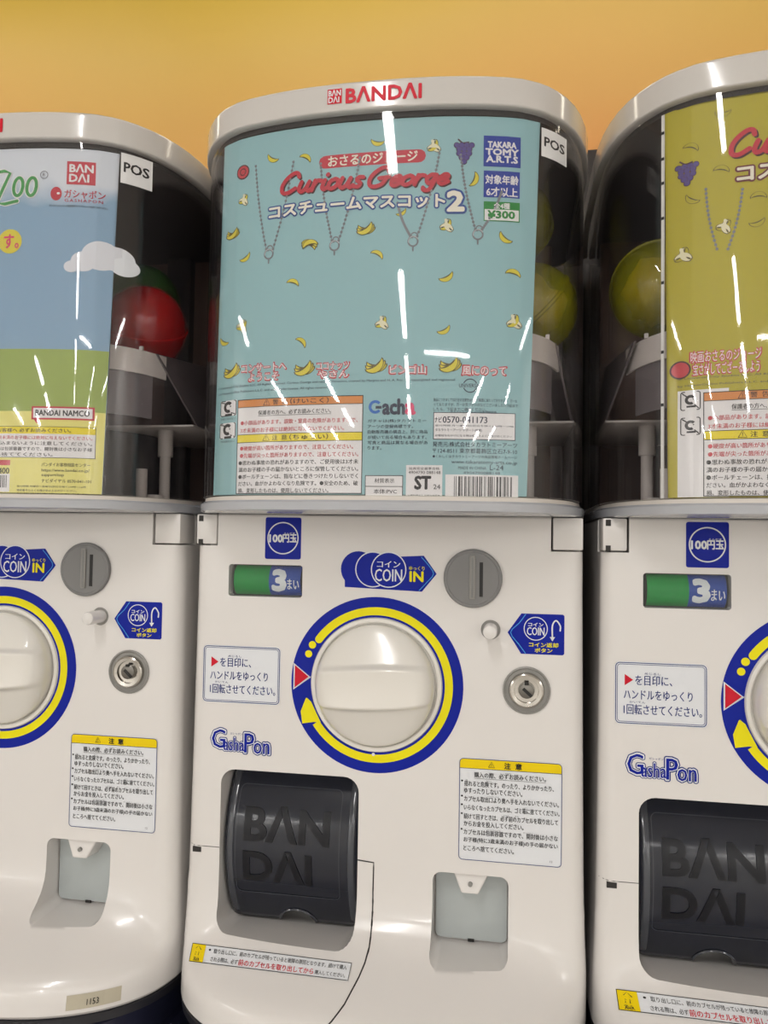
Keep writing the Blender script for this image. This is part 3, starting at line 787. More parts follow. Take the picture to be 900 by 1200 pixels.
# coin return sticker
T, B, Rr = -.0612, -.0895, .1371
xl = A(611, 720)[0]
o = plate('return_sticker', [(.0979, -.0748), (xl, T), (Rr-.001, T), (Rr, T-.001), (Rr, B+.001), (Rr-.001, B), (xl, B)], 'sticker_blue')
p = Print(); p.arc(xl+.0100, -.0716, .0077, .0083, 0, 360, 'sticker_white', 2, 36)
p.text('コイン', xl+.0048, -.0675, xl+.0152, -.0700, 'sticker_white', 2, bold=.03); p.text('COIN', xl+.0040, -.0706, xl+.0160, -.0762, 'sticker_white', 2, bold=.02)
p.stroke([(xl+.0215, -.0775), (xl+.0215, -.0690), (xl+.0240, -.0655), (xl+.0268, -.0690), (xl+.0268, -.0725)], .0010, 'sticker_white', 2, 'print')
p.poly([(xl+.0196, -.0770), (xl+.0234, -.0770), (xl+.0215, -.0800)], 'sticker_white', 2)
p.text('コイン返却', xl+.0055, -.0812, xl+.0255, -.0843, 'sticker_yellow', 2, bold=.03); p.text('ボタン', xl+.0095, -.0852, xl+.0215, -.0880, 'sticker_yellow', 2, bold=.03)
p.stroke([(xl+.0030, T-.0005), (xl-.0015, -.0680), (.1000, -.0748), (xl-.0015, -.0830), (xl+.0030, B+.0005)], .0006, 'sticker_lightblue', 2, 'print', sub=3)
p.build(o)
# caution panel
X_0, X_1, Z_0, Z_1 = .0651, .1362, -.2353, -.1645
o = plate('caution_sticker', rrect(X_0, Z_0, X_1, Z_1, .0028), 'sticker_white')
p = Print()
top = [q for q in rrect(X_0+.0003, Z_0, X_1-.0003, Z_1-.0003, .0026) if q[1] > Z_1-.0065]
p.poly(top[::1] + [(X_0+.0003, Z_1-.0068), (X_1-.0003, Z_1-.0068)], 'warning_yellow', 2)
p.frame(X_0, Z_1, X_1, Z_0, .0004, 'sticker_navy', 3, r=.0028); p.rect(X_0, Z_1-.0068, X_1, Z_1-.0071, 'print_black', 3)
def tri(p, cx, cz, s, lv=4, m='print_black'):
    p.stroke([(cx-s, cz-s*.8), (cx, cz+s), (cx+s, cz-s*.8), (cx-s, cz-s*.8)], s*.16, m, lv, 'print', sub=1); p.rect(cx-s*.08, cz+s*.45, cx+s*.08, cz-s*.2, m, lv); p.rect(cx-s*.08, cz-s*.35, cx+s*.08, cz-s*.52, m, lv)
tri(p, X_0+.0225, Z_1-.0036, .0021)
p.text('注', X_0+.0315, Z_1-.0016, X_0+.0358, Z_1-.0058, lv=4, bold=.03); p.text('意', X_0+.0392, Z_1-.0016, X_0+.0435, Z_1-.0058, lv=4, bold=.03)
LINES = [('購入の際、必ずお読みください。', .0105, .0600, 3.3), ('揺れると危険です。のったり、よりかかったり、', .0035, .0655, 9.9), ('ゆすったりしないでください。', .0035, .0440, 15.0),
         ('カプセル取出口より奥へ手を入れないでください。', .0035, .0690, 20.8), ('いらなくなったカプセルは、ゴミ箱に捨ててください。', .0035, .0695, 27.0),
         ('続けて回すときは、必ず前のカプセルを取り出して', .0035, .0685, 33.4), ('からお金を投入してください。', .0035, .0450, 38.6),
         ('カプセルは包装容器ですので、開封後は小さな', .0035, .0685, 44.6), ('お子様(特に3歳未満のお子様)の手の届かない', .0035, .0685, 50.4), ('ところへ捨ててください。', .0035, .0385, 56.2)]
for i, (t, a, b2, z) in enumerate(LINES):
    zt = Z_1 - .0068 - z*.001*.97
    p.text(t, X_0+a, zt+.0008, X_0+b2, zt-.0031, lv=3, bold=.018)
    if i == 0: p.rect(X_0+a, zt-.0036, X_0+b2, zt-.0038, 'print_black', 3)
    if i in (1, 3, 4, 5, 7): p.disc(X_0+.0020, zt+.0006, .0007, 'print_black', 3, 10)
for x, z, t in ((.0045, 8.0, 'ゆ'), (.0190, 8.0, 'きけん'), (.0200, 19.0, 'とりだしぐち'), (.0320, 1.6, 'かなら'), (.0450, 25.4, 'ばこ'), (.0310, 31.7, 'かなら'), (.0390, 31.7, 'まえ'), (.0560, 31.7, 'と'), (.0200, 42.8, 'ほうそうようき'), (.0450, 42.8, 'かいふうご')):
    p.text(t, X_0+x, Z_1-.0068-z*.00097-.0001, X_0+x+.0013*len(t), Z_1-.0068-z*.00097-.0011, 'print_grey', 3, bold=0)
p.text('12', X_1-.0080, Z_0+.0042, X_1-.0062, Z_0+.0028, 'print_grey', 3)
p.build(o)
# blue and white logo sticker
o = plate('logo_sticker', rrect(-.1215, -.1715, -.0735, -.1530, .004), 'white_plastic')
p = Print()
for m_, lv, bo in (('sticker_navy', 2, .13), ('sticker_white', 3, .055)):
    p.text('G', -.1205, -.1542, -.1095, -.1685, m_, lv, bold=bo*.5+.02)
    p.text('asha', -.1112, -.1598, -.0945, -.1700, m_, lv, bold=bo*.7); p.text('P', -.0950, -.1560, -.0870, -.1708, m_, lv, bold=bo*.6); p.text('on', -.0878, -.1625, -.0750, -.1712, m_, lv, bold=bo*.7)
for t_, xa, za, xb, zb in (('G', -.1202, -.1545, -.1098, -.1682), ('asha', -.1109, -.1601, -.0948, -.1697), ('P', -.0947, -.1563, -.0873, -.1705), ('on', -.0875, -.1628, -.0753, -.1709)):
    p.text(t_, xa, za, xb, zb, 'sticker_blue', 4, bold=.012)
p.text('ガシャポン', -.1060, -.1563, -.0965, -.1580, 'sticker_navy', 2); p.disc(-.0748, -.1705, .0009, 'sticker_navy', 2, 12)
p.build(o, d=.00014)
# strip sticker on the tray slope
C4 = ((226, 1105.5), (412.5, 1129), (408, 1150), (221.5, 1127))
def strip_map(u, v):
    px = (C4[0][0]*(1-u)+C4[1][0]*u)*v + (C4[3][0]*(1-u)+C4[2][0]*u)*(1-v); py = (C4[0][1]*(1-u)+C4[1][1]*u)*v + (C4[3][1]*(1-u)+C4[2][1]*u)*(1-v)
    return slope_at(px, py)
_g = {(i, j): strip_map(i/48, j/6) for i in range(49) for j in range(7)}
def strip_uv(u, v):      # position on the tray surface, interpolated in a grid laid over it
    a = min(47, max(0, int(u*48))); b = min(5, max(0, int(v*6))); fu, fv = u*48-a, v*6-b
    g = [_g[(a, b)], _g[(a+1, b)], _g[(a, b+1)], _g[(a+1, b+1)]]
    return tuple((g[0][k]*(1-fu)+g[1][k]*fu)*(1-fv) + (g[2][k]*(1-fu)+g[3][k]*fu)*fv for k in (0, 1))
def lay(pr, parent, off, d):
    out = []
    for (name, m, lv), (V, F) in sorted(pr.L.items(), key=lambda kv: kv[0][2]):
        vs = []
        for u, v, ex in V:
            x, z = strip_uv(u, v); h = BVH.find_nearest(Vector((x, body_y(x, z), z))); nn = h[1]
            if nn.y > 0: nn = -nn
            vs.append(Vector((x, body_y(x, z), z)) + Vector((0, -.6, .8))*(off + d*lv + ex))
        out.append(mesh_obj(name, vs, F, m, parent, smooth=False, recalc=False))
    return out
p = Print(step=.02); p.rect(0, 1, 1, 0, 'sticker_white', 1, 'tray_sticker'); 
p.L[('tray_sticker', 'sticker_white', 1)] = ([(i/48, j/6, 0) for j in range(7) for i in range(49)], [(j*49+i, j*49+i+1, j*49+i+50, j*49+i+49) for j in range(6) for i in range(48)])
o = lay(p, root, .0002, .0002)[0]
p = Print(step=.02); p.aniso = True
p.rect(0, 1, .085, 0, 'warning_yellow', 2)
p.rect(0, 1, 1, .965, 'print_black', 3); p.rect(0, .035, 1, 0, 'print_black', 3); p.rect(0, 1, .003, 0, 'print_black', 3); p.rect(.997, 1, 1, 0, 'print_black', 3)
p.stroke([(.022, .68), (.042, .90), (.062, .68), (.022, .68)], .006, 'print_black', 3, 'print', sub=1)
for k_, t in enumerate('注意'): p.text(t, .022, .58-.28*k_, .064, .36-.28*k_, lv=3, bold=.02)
p.disc(.115, .74, .007, 'print_black', 3, 12, rz=.055)
p.text('取り出し口に、前のカプセルが残っていると故障の原因となります。続けて購入', .140, .84, .975, .58, lv=3)
p.text('される際は、必ず', .130, .40, .300, .14, lv=3); p.text('前のカプセルを取り出してから', .305, .44, .775, .10, 'print_red', 3, bold=.02); p.text('購入してください。', .785, .38, .975, .14, lv=3)
lay(p, o, .0002, .0002)
# lid lettering
def lid_y(x): return out_y(x - X0)
def on_lid(px, py): return at(px, py, 0, lid_y)
p = Print(lid_y, step=.006)
x0_, z1_ = on_lid(384, 105.5); x1_ = on_lid(400.5, 122)[0]; z0_ = on_lid(384, 122.8)[1]
p.rect(x0_, z1_, x1_, z0_, 'print_red', 1)
p.text('BΛN', x0_+.0008, z1_-.0008, x1_-.0008, (z0_+z1_)/2+.0003, 'sticker_white', 2, bold=.03); p.text('DΛI', x0_+.0008, (z0_+z1_)/2-.0003, x1_-.0018, z0_+.0008, 'sticker_white', 2, bold=.03)
x0_, z1_ = on_lid(406, 103.8); x1_ = on_lid(493.5, 116.5)[0]; z0_ = on_lid(406, 120.8)[1]
p.text('BΛNDΛI', x0_, z1_, x1_, z0_, 'print_red', 2, bold=.04, sp=1.02)
lb = bpy.data.objects.new('lid_logo', None); COL.objects.link(lb); lb.parent = root
p.build(lb, d=.00015)

# bring all meshes into the root's frame
def all_children(o):
    r_ = []
    for c in o.children: r_ += [c] + all_children(c)
    return r_
shift(all_children(root), -ORIGIN)
root.location = ORIGIN + Vector((0, 0, BASE))
tagobj(root, 'white capsule vending machine in the middle, holding the pale blue card', 'vending machine', 'capsule vending machines in a row')
left = copy_tree(root); left.location.x -= PITCH; left['label'] = 'leftmost white capsule vending machine, with a beige numbered tape on its tray'
right = copy_tree(root); right.location.x += PITCH; right['label'] = 'rightmost white capsule vending machine, holding the olive yellow card'

# ================================================================== helpers for things of one machine: modelled in machine coordinates, then placed
def place_all(parent, m):
    """meshes modelled in machine coordinates (middle machine's frame) hung under an Empty at the card's foot"""
    shift(all_children(parent), -Vector(parent['o'])); parent.location = Vector(parent['o']) + Vector((m*PITCH, 0, BASE)); del parent['o']
# POS stickers belong to a machine
def bin_in(x): return out_y(x - X0) + .0056
def pos_sticker(m, corners, root_m):
    q = [at(px, py, m, bin_in) for px, py in corners]
    x0 = (q[0][0]+q[3][0])/2; x1 = (q[1][0]+q[2][0])/2; z1 = (q[0][1]+q[1][1])/2; z0 = (q[2][1]+q[3][1])/2
    p = Print(bin_in, step=.003); p.rect(x0, z1, x1, z0, 'panel_white', 1, 'pos_sticker'); s = p.build(root_m, d=.0001)[0]
    w_, h_ = x1-x0, z1-z0
    p = Print(bin_in); p.text('POS', x0+.12*w_, z1-.30*h_, x1-.10*w_, z0+.38*h_, 'print_black', 2, bold=.03); l_ = p.build(s, d=.0001)
    shift([s]+l_, -ORIGIN)
pos_sticker(0, [(635, 153), (664, 160), (664, 194), (634, 185)], root)
pos_sticker(-1, [(142, 182), (178, 186), (178, 222), (141, 216)], left)
# beige numbered tape on the left machine's tray
def tray_at(px, py, m):
    d = cf + cr*((px-450)/FPX) - cu*((py-600)/FPX); h = BVH.ray_cast(CAMP - Vector((m*PITCH, 0, BASE)), d); return (h[0].x, h[0].z) if h[0] is not None else None
q = [tray_at(*c, -1) for c in ((78, 1166), (143, 1155), (142, 1172), (78, 1184))]
print('tape', q)
if all(q):
    x0, x1 = (q[0][0]+q[3][0])/2, (q[1][0]+q[2][0])/2; z1, z0 = (q[0][1]+q[1][1])/2, (q[2][1]+q[3][1])/2
    z0 = max(z0, -.3425)
    if z1-z0 < .008: z1 = z0+.0125
    p = Print(step=.004); p.rect(x0, z1, x1, z0, 'beige_tape', 1, 'number_tape'); s = p.build(left, d=.0005, surfz=lambda x, z: min(body_y(x, z), body_y(x, min(z+.002, z1))))[0]
    p = Print(); w_ = x1-x0; p.text('1153', x0+w_*.40, z1-.0035, x0+w_*.62, z1-.0075, 'print_black', 2); l_ = p.build(s, off=.0004, d=.0002, surfz=body_y); shift([s]+l_, -ORIGIN)

# ================================================================== display cards
def card_y(x): return out_y(x - X0) + .0068
def card(m, x0, x1, x0b, x1b, z0, z1, base, label):
    e = bpy.data.objects.new('display_card', None); COL.objects.link(e); e['o'] = (X0, -.04, z0)
    tagobj(e, label, 'display card', 'display cards in the bins')
    n = 150; vs = []; fs = []
    for th in (0, .0006):
        for j in range(9):
            t = j/8; xa, xb = x0b+(x0-x0b)*t, x1b+(x1-x1b)*t
            for i in range(n+1):
                x = xa+(xb-xa)*i/n; vs.append((x, card_y(x)+th, z0+(z1-z0)*t))
    W_ = n+1; N = W_*9
    for j in range(8):
        for i in range(n): a = j*W_+i; fs += [(a, a+1, a+W_+1, a+W_), (N+a, N+a+1, N+a+W_+1, N+a+W_)]
    for j in range(8): a = j*W_; fs += [(a, a+W_, a+W_+N, a+N)]; a += n; fs += [(a, a+W_, a+W_+N, a+N)]
    for j in (0, 8):
        for i in range(n): a = j*W_+i; fs.append((a, a+1, a+1+N, a+N))
    mesh_obj('card_sheet', vs, fs, base, e, angle=60)
    mesh_obj('card_backing', [(v[0], v[1]+.0007, v[2]) for v in vs], fs, 'card_back_shaded', e, angle=60)
    return e
class PP(Print):
    """print placed by photograph points that lie on the card of machine m"""
    def __init__(s, m): super().__init__(card_y, step=.002); s.m = m
    def q(s, px, py): return at(px, py, s.m, card_y)
    def b(s, px0, py0, px1, py1): a = s.q(px0, py0); return a[0], a[1], s.q(px1, py1)[0], s.q(px0, py1)[1]     # heights read at the left end
    def T(s, t, px0, py0, px1, py1, m='print_black', lv=3, **k): s.text(t, *s.b(px0, py0, px1, py1), m, lv, **k)
    def R(s, px0, py0, px1, py1, m, lv=1, **k): s.rect(*s.b(px0, py0, px1, py1), m, lv, **k)
def banana(p, px, py, s=1.0, rot=0.0, bunch=False, peeled=False, fill='banana_yellow', line='banana_dark', lv=1):
    cx, cz = p.q(px, py); k = .0046*s
    def cres(rx, ang, m, w_, L):
        pts = []
        for i in range(9): t = math.radians(200+140*i/8); pts.append((rx*math.cos(t), rx*math.sin(t)))
        for i in range(8, -1, -1): t = math.radians(200+140*i/8); pts.append((rx*.96*math.cos(t), rx*(.96-w_)*math.sin(t) - .0*rx))
        c, sn = math.cos(ang), math.sin(ang)
        p.poly([(cx+x*c-z*sn, cz+x*sn+z*c+ .0) for x, z in [(a, b+rx*.6) for a, b in pts]], m, L, 'printed_fruit')
    angs = (rot-.35, rot, rot+.35) if bunch else (rot,)
    if peeled: angs = (rot, rot+2.1, rot+4.2)
    for i, a in enumerate(angs):
        L = lv + 2*i if not peeled else lv
        cres(k*1.1, a, line, .62, L); cres(k*.98, a, fill if not (peeled and i) else 'banana_pale', .48, L+1)
    if peeled: p.stroke([(cx, cz), (cx+k*.9*math.cos(rot+1), cz+k*.9*math.sin(rot+1))], k*.35, 'banana_pale', lv+2, 'printed_fruit', taper=False)
def grapes(p, px, py, s=1.0):
    cx, cz = p.q(px, py); r = .00165*s
    for j, row in enumerate((4, 3, 3, 2, 1)):
        for i in range(row): 
            x, z = cx+(i-(row-1)/2)*r*1.7, cz-(j-1.6)*r*1.45; p.disc(x, z, r*1.05, 'title_dark', 2, 12, name='printed_fruit'); p.disc(x, z, r*.86, 'grape', 3, 12, name='printed_fruit')
    p.stroke([(cx-2*r, cz+4.3*r), (cx-.5*r, cz+3.1*r), (cx+1.5*r, cz+3.3*r)], r*.5, 'title_dark', 3, 'printed_fruit')
def chain(p, pa, pb, n=19, m='chain_grey'):
    a, b = p.q(*pa), p.q(*pb)
    for i in range(n):
        t = i/(n-1); x = a[0]+(b[0]-a[0])*t + .0012*math.sin(t*math.pi)*(1 if b[0] < a[0] else -1); z = a[1]+(b[1]-a[1])*t
        p.disc(x, z, .00095, m, 3, 8, name='printed_chain')
        if i: p.stroke([(x, z), (lx, lz)], .0004, m, 3, 'printed_chain', sub=1)
        lx, lz = x, z
def hook(p, px, py):
    x, z = p.q(px, py); p.arc(x, z, .0026, .0037, 0, 360, 'chain_grey', 3, 24, name='printed_ring'); p.arc(x+.0002, z+.0002, .0029, .0033, 20, 200, 'chain_light', 4, 20, name='printed_ring')
    p.arc(x+.0008, z+.0038, .0016, .0024, -60, 240, 'chain_grey', 3, 20, name='printed_ring'); p.stroke([(x, z-.0032), (x, z-.0062)], .0010, 'chain_grey', 3, 'printed_ring')
# brush script lettering drawn stroke by stroke (unit em: x right, y up, x-height 1)
SCRIPT = {
 'C': (1.75, [[(1.55, 1.55), (1.35, 1.95), (.95, 1.95), (.45, 1.45), (.2, .8), (.35, .15), (.85, .02), (1.45, .42)]]),
 'G': (1.95, [[(1.6, 1.5), (1.4, 1.95), (.98, 1.95), (.45, 1.45), (.2, .8), (.35, .15), (.8, .0), (1.3, .25), (1.55, .85)], [(.95, .85), (1.75, .95)]]),
 'u': (1.15, [[(.15, 1.0), (.05, .35), (.25, .0), (.6, .2), (.85, .95)], [(.85, .95), (.75, .3), (.95, .0), (1.2, .2)]]),
 'r': (.85, [[(.2, 1.0), (.1, .0)], [(.12, .4), (.4, .95), (.75, .9)]]),
 'i': (.55, [[(.2, .95), (.1, .25), (.3, .0), (.5, .15)], [(.32, 1.45), (.36, 1.5)]]),
 'o': (1.0, [[(.55, .98), (.15, .75), (.1, .2), (.4, .0), (.8, .3), (.82, .8), (.55, .98)]]),
 's': (.85, [[(.75, .95), (.4, .95), (.3, .65), (.65, .35), (.5, .02), (.1, .08)]]),
 'e': (.92, [[(.15, .45), (.65, .6), (.72, .9), (.45, 1.0), (.12, .6), (.15, .12), (.45, .0), (.85, .25)]]),
 'g': (1.0, [[(.75, .95), (.35, .95), (.12, .5), (.3, .1), (.6, .3), (.8, .95)], [(.8, .95), (.7, .0), (.5, -.6), (.1, -.6), (.0, -.35)]]),
}
def script(p, word, x0, z1, x1, z0, m, lv, wd=.37, slant=.22, dx=0, dz=0):
    S = []; X = 0
    for c in word:
        for st in SCRIPT[c][1]: S.append([(X+a+slant*b, b) for a, b in st])
        X += SCRIPT[c][0]
    P = [q for st in S for q in st]; a0, a1 = min(q[0] for q in P)-wd/2, max(q[0] for q in P)+wd/2; b0, b1 = min(q[1] for q in P)-wd/2, max(q[1] for q in P)+wd/2
    sx, sz = (x1-x0)/(a1-a0), (z1-z0)/(b1-b0)
    for st in S: p.stroke([(x0+dx+(a-a0)*sx, z0+dz+(b-b0)*sz) for a, b in st], wd*(sx+sz)/2, m, lv, 'title_lettering', sub=5)
def warning_panel(p, px0, py0, px1, py1, upto=1.0):
    x0, z1, x1, z0 = p.b(px0, py0, px1, py1); W_, H = x1-x0, z1-z0
    p.rect(x0, z1, x1, z0, 'panel_white', 1, name='warning_panel')
    p.rect(x0, z1, x1, z1-H*.082, 'panel_orange', 2, name='warning_panel'); p.rect(x0, z1-H*.372, x1, z1-H*.455, 'panel_yellow', 2, name='warning_panel')
    p.frame(x0, z1, x1, z0, .0005, 'print_black', 3); p.rect(x0, z1-H*.372, x1, z1-H*.378, 'print_black', 3); p.rect(x0, z1-H*.455, x1, z1-H*.461, 'print_black', 3); p.rect(x0, z1-H*.082, x1, z1-H*.088, 'print_black', 3)
    def t(s, a, b, c, d, m='print_black', bold=.018): p.text(s, x0+a*W_, z1-b*H, x0+c*W_, z1-d*H, m, 3, bold=bold)
    tri(p, x0+.25*W_, z1-.043*H, .0024, 3); tri(p, x0+.25*W_, z1-.415*H, .0024, 3)
    t('警', .30, .016, .345, .07); t('告', .375, .016, .42, .07); t('（けいこく）', .44, .014, .74, .072); t('注', .30, .388, .345, .442); t('意', .375, .388, .42, .442); t('（ちゅうい）', .44, .386, .74, .444)
    t('保護者の方へ、必ずお読みください。', .18, .125, .76, .175); p.rect(x0+.18*W_, z1-.182*H, x0+.76*W_, z1-.186*H, 'print_black', 3)
    r = 'caption_red'
    t('●小部品があります。誤飲・窒息の危険がありますので、', .03, .225, .96, .275, r); t('3才未満のお子様には絶対に与えないでください。', .03, .305, .86, .355, r)
    t('●硬度が高い箇所がありますので、注意してください。', .03, .495, .93, .545, r); t('●先端が尖った箇所がありますので、注意してください。', .03, .572, .97, .622, r)
    for i, (s, c) in enumerate((('●思わぬ事故の恐れがありますので、ご使用後は3才未', .97), ('満のお子様の手の届かないところに保管してください。', .97), ('●ボールチェーンは、指などに巻きつけたりしないでく', .97), ('ださい。血がかよわなくなり危険です。●安全のため、破', .97), ('損、変形したものは、使用しないでください。', .75))):
        t(s, .02, .648+.073*i, c, .698+.073*i)
def no_child_icon(p, px0, py0, px1, py1):
    x0, z1, x1, z0 = p.b(px0, py0, px1, py1); p.rect(x0, z1, x1, z0, 'panel_white', 2); p.frame(x0, z1, x1, z0, .0006, 'print_black', 3, r=.0015)
    cx, cz, r = (x0+x1)/2, (z0+z1)/2, (x1-x0)*.28
    p.arc(cx, cz+r*.2, r*.45, r, 40, 300, 'print_black', 3, 20); p.disc(cx+r*.5, cz+r*.3, r*.14, 'print_black', 3, 8); p.rect(cx-r*.7, cz-r*.95, cx+r*.9, cz-r*1.35, 'print_black', 3)
    p.stroke([(x0+.0012, z1-.0012), (cx-r*.7, cz+r*.9)], .0007, 'print_black', 3, 'print', sub=1); p.stroke([(cx+r*.7, cz-r*.8), (x1-.0012, z0+.0012)], .0007, 'print_black', 3, 'print', sub=1)

# ---- middle card (pale blue)
pc = PP(0)
tl, tr_, br, bl = pc.q(263, 184), pc.q(633, 152), pc.q(617, 591), pc.q(250, 577)
Z0C, Z1C = .0182, .2660
cardC = card(0, tl[0], tr_[0], bl[0], br[0], Z0C, Z1C, 'card_blue', 'pale blue keychain card with scattered bananas in the middle bin')
# titles
x0, z1, x1, z0 = pc.b(374, 183.5, 499, 198.5)
zc = (z0+z1)/2; hh = (z1-z0)/2; pc.stroke([(x0+hh, zc), (x0*.5+x1*.5, zc), (x1-hh, zc)], 2*hh, 'title_red', 1, 'title_banner')
pc.text('おさるのジョージ', x0+.0065, zc+.0034, x1-.0055, zc-.0034, 'title_cream', 3, bold=.03, name='title_lettering')
x0, z1, x1, z0 = pc.b(329, 204, 428, 230); xg0, zg1, xg1, zg0 = pc.b(431, 196, 528, 228)
for m_, lv, dx, dz in (('title_dark', 2, .0009, -.0009), ('title_red', 4, 0, 0)):
    script(pc, 'Curious', x0, z1, x1, z0, m_, lv, dx=dx, dz=dz); script(pc, 'George', xg0, zg1, xg1, zg0, m_, lv, dx=dx, dz=dz)
x0, z1, x1, z0 = pc.b(316, 243.5, 521, 257.5); H_ = z1-z0; zc = (z0+z1)/2
for m_, lv, bo in (('title_blue', 3, .15), ('title_cream', 5, .045)):
    e_ = 0
    pc.text('コスチュームマスコット', x0-e_, zc+H_/2+e_, x1+e_, zc-H_/2-e_, m_, lv, bold=bo, arc=.0012, name='title_lettering')
xa, za, xb, zb = pc.b(525, 225, 543, 247)
for m_, lv, bo, e_ in (('title_blue', 3, .13, 0), ('title_cream', 5, .05, 0)): pc.text('2', xa-e_, za+e_, xb+e_, zb-e_, m_, lv, bold=bo, name='title_lettering')
# tags top right
x0, z1, x1, z0 = pc.b(567, 159, 610, 195); pc.rect(x0, z1, x1, z0, 'tag_blue', 2, name='maker_tag')
for k_, (t_, f) in enumerate((('TAKARA', .12), ('TOMY', .06), ('A.R.T.S', .08))): pc.text(t_, x0+(x1-x0)*f, z1-(z1-z0)*(.19+.23*k_), x1-(x1-x0)*f, z1-(z1-z0)*(.38+.24*k_), 'panel_white', 3, bold=.05)
x0, z1, x1, z0 = pc.b(567, 200, 609, 231); pc.rect(x0, z1, x1, z0, 'tag_blue', 2, name='age_tag'); h_ = z1-z0; w_ = x1-x0
pc.text('対象年齢', x0+.05*w_, z1-.16*h_, x1-.04*w_, z1-.50*h_, 'panel_white', 3, bold=.03); pc.text('6才以上', x0+.08*w_, z1-.62*h_, x1-.06*w_, z1-.96*h_, 'panel_white', 3, bold=.03)
x0, z1, x1, z0 = pc.b(567, 236, 609, 259); h_ = z1-z0; w_ = x1-x0; pc.rect(x0, z1, x1, z0, 'tag_green', 2, name='price_tag'); pc.rect(x0+.0006, z1-.4*h_, x1-.0006, z0+.0006, 'panel_white', 3, name='price_tag')
pc.text('全4種', x0+.28*w_, z1-.06*h_, x1-.28*w_, z1-.36*h_, 'panel_white', 3, bold=.03); pc.text('¥300', x0+.12*w_, z1-.47*h_, x1-.14*w_, z0+.16*h_, 'tag_green', 4, bold=.05)
# chains and rings of the keychains
for l0, r0, hk in (((300, 195), (344, 190), (315, 298)), ((376, 192), (422, 185), (392, 288)), ((466, 238), (515, 180), (484, 283)), ((540, 182), (588, 225), (560, 275))):
    chain(pc, l0, (hk[0]-3, hk[1]-6), 21); chain(pc, r0, (hk[0]+5, hk[1]-6), 21); hook(pc, *hk)
# fruit
for px, py, s, r, f in ((319, 187, 1, -.5, 0), (359, 184, 1, 2.6, 0), (273, 276, 1.2, .1, 2), (286, 235, .9, .6, 1), (429, 270, 1.3, .2, 2), (363, 285, 1.2, 3.0, 2), (443, 297, 1, 2.6, 0), (288, 303, 1, .5, 0), (344, 330, 1, 2.8, 0),
                        (284, 383, 1, .5, 1), (262, 402, 1, -.5, 0), (354, 400, 1, 2.4, 0), (448, 379, 1, .8, 1), (509, 172, 1, .9, 1), (524, 265, 1, .8, 1), (557, 211, 1.1, 1.2, 0), (591, 280, 1.1, -.7, 0), (524, 326, 1.1, .5, 0),
                        (602, 319, 1.1, 2.9, 0), (603, 378, 1.1, .9, 1), (521, 388, 1, .5, 0), (442, 168, 1, -.2, 0), (471, 250, .8, .5, 0)):
    banana(pc, px, py, s, r, bunch=(f == 2), peeled=(f == 1))
for px, py in ((272, 437), (357, 434), (441, 431), (528, 430)): banana(pc, px, py, 1.5, .25, bunch=True)
grapes(pc, 544, 178, 1.15)
x, z = pc.q(285, 202); pc.disc(x, z, .0052, 'title_dark', 1, 24); pc.disc(x, z, .0043, 'caption_red', 2, 24)
pc.arc(x, z, .0019, .0026, 0, 360, 'title_dark', 3, 18)
# captions
for t_, bx in (('コンサートへ', (284, 428.5, 335, 437)), ('ようこそ', (292, 438.5, 326, 447)), ('ココナッツ', (372, 425.5, 409, 433.5)), ('やさん', (373, 435, 408, 443)), ('ビンゴ山', (457, 428.5, 499, 438.5)), ('風にのって', (542, 429, 593, 439.5))):
    x0, z1, x1, z0 = pc.b(*bx)
    pc.text(t_, x0-.0004, z1+.0004, x1+.0004, z0-.0004, 'caption_red', 2, bold=.09); pc.text(t_, x0, z1, x1, z0, 'caption_white', 4, bold=.01)
pc.T('© Universal City Studios LLC. All Rights Reserved. Curious George and related characters, created by Margret and H. A. Rey, are copyrighted and registered', 257, 455, 533, 458.4, 'gacha_navy', 3, bold=0)
pc.T('by HarperCollins Publishers L.L.C. and used under license. All rights reserved.', 257, 461.5, 386, 464.8, 'gacha_navy', 3, bold=0)
x, z = pc.q(551, 452); pc.arc(x, z, .0040, .0046, 20, 160, 'gacha_navy', 3, 14); pc.arc(x, z, .0040, .0046, 200, 340, 'gacha_navy', 3, 14); pc.T('UNIVERSAL', 538, 449.5, 564, 454, 'gacha_navy', 3, bold=0)
# warning panels
warning_panel(pc, 279, 469, 424, 579)
no_child_icon(pc, 259, 471, 277, 489); no_child_icon(pc, 258, 497, 276, 515)
pc.T('子供に与えない', 259, 491, 276, 493.5, lv=3, bold=0); pc.T('手の届かない', 259, 517, 275, 519.5, lv=3, bold=0)
# gacha block
x0, z1, x1, z0 = pc.b(433, 467, 486, 487); w_ = x1-x0; zm = (z1+z0)/2; pc.arc(x0+.0040, zm, .0026, .0044, 40, 320, 'gacha_blue', 3, 30, name='maker_logo'); pc.rect(x0+.0042, zm+.0006, x0+.0082, zm-.0012, 'gacha_navy', 4, name='maker_logo')
pc.text('ach', x0+.0090, z1-.0008, x1-.0068, z0+.0008, 'gacha_navy', 3, bold=.05); pc.text('a', x1-.0058, z1-.0034, x1, z0+.0008, 'gacha_pink', 3, bold=.05)
for i, t_ in enumerate(('ガチャは(株)タカラトミー', 'アーツの登録商標です。', '自動販売機の構造上、同じ商品', 'が続いて出る場合もあります。', '写真と商品は異なる場合があ', 'ります。')):
    pc.T(t_, 431, 491.5+6.3*i, (500, 484, 501, 500, 501, 447)[i], 495.8+6.3*i, 'gacha_navy', 3, bold=.01)
for i, t_ in enumerate(('商品につきましては万全の注意をはらって製造に当たっておりますが、万一お', 'っておりますが、万一お気づきの点などございましたら下記まで', 'したら、下記までご連絡ください。')): pc.T(t_, 508, 466.5+5.5*i, (606, 607, 570)[i], 470.5+5.5*i, 'gacha_navy', 3, bold=0)
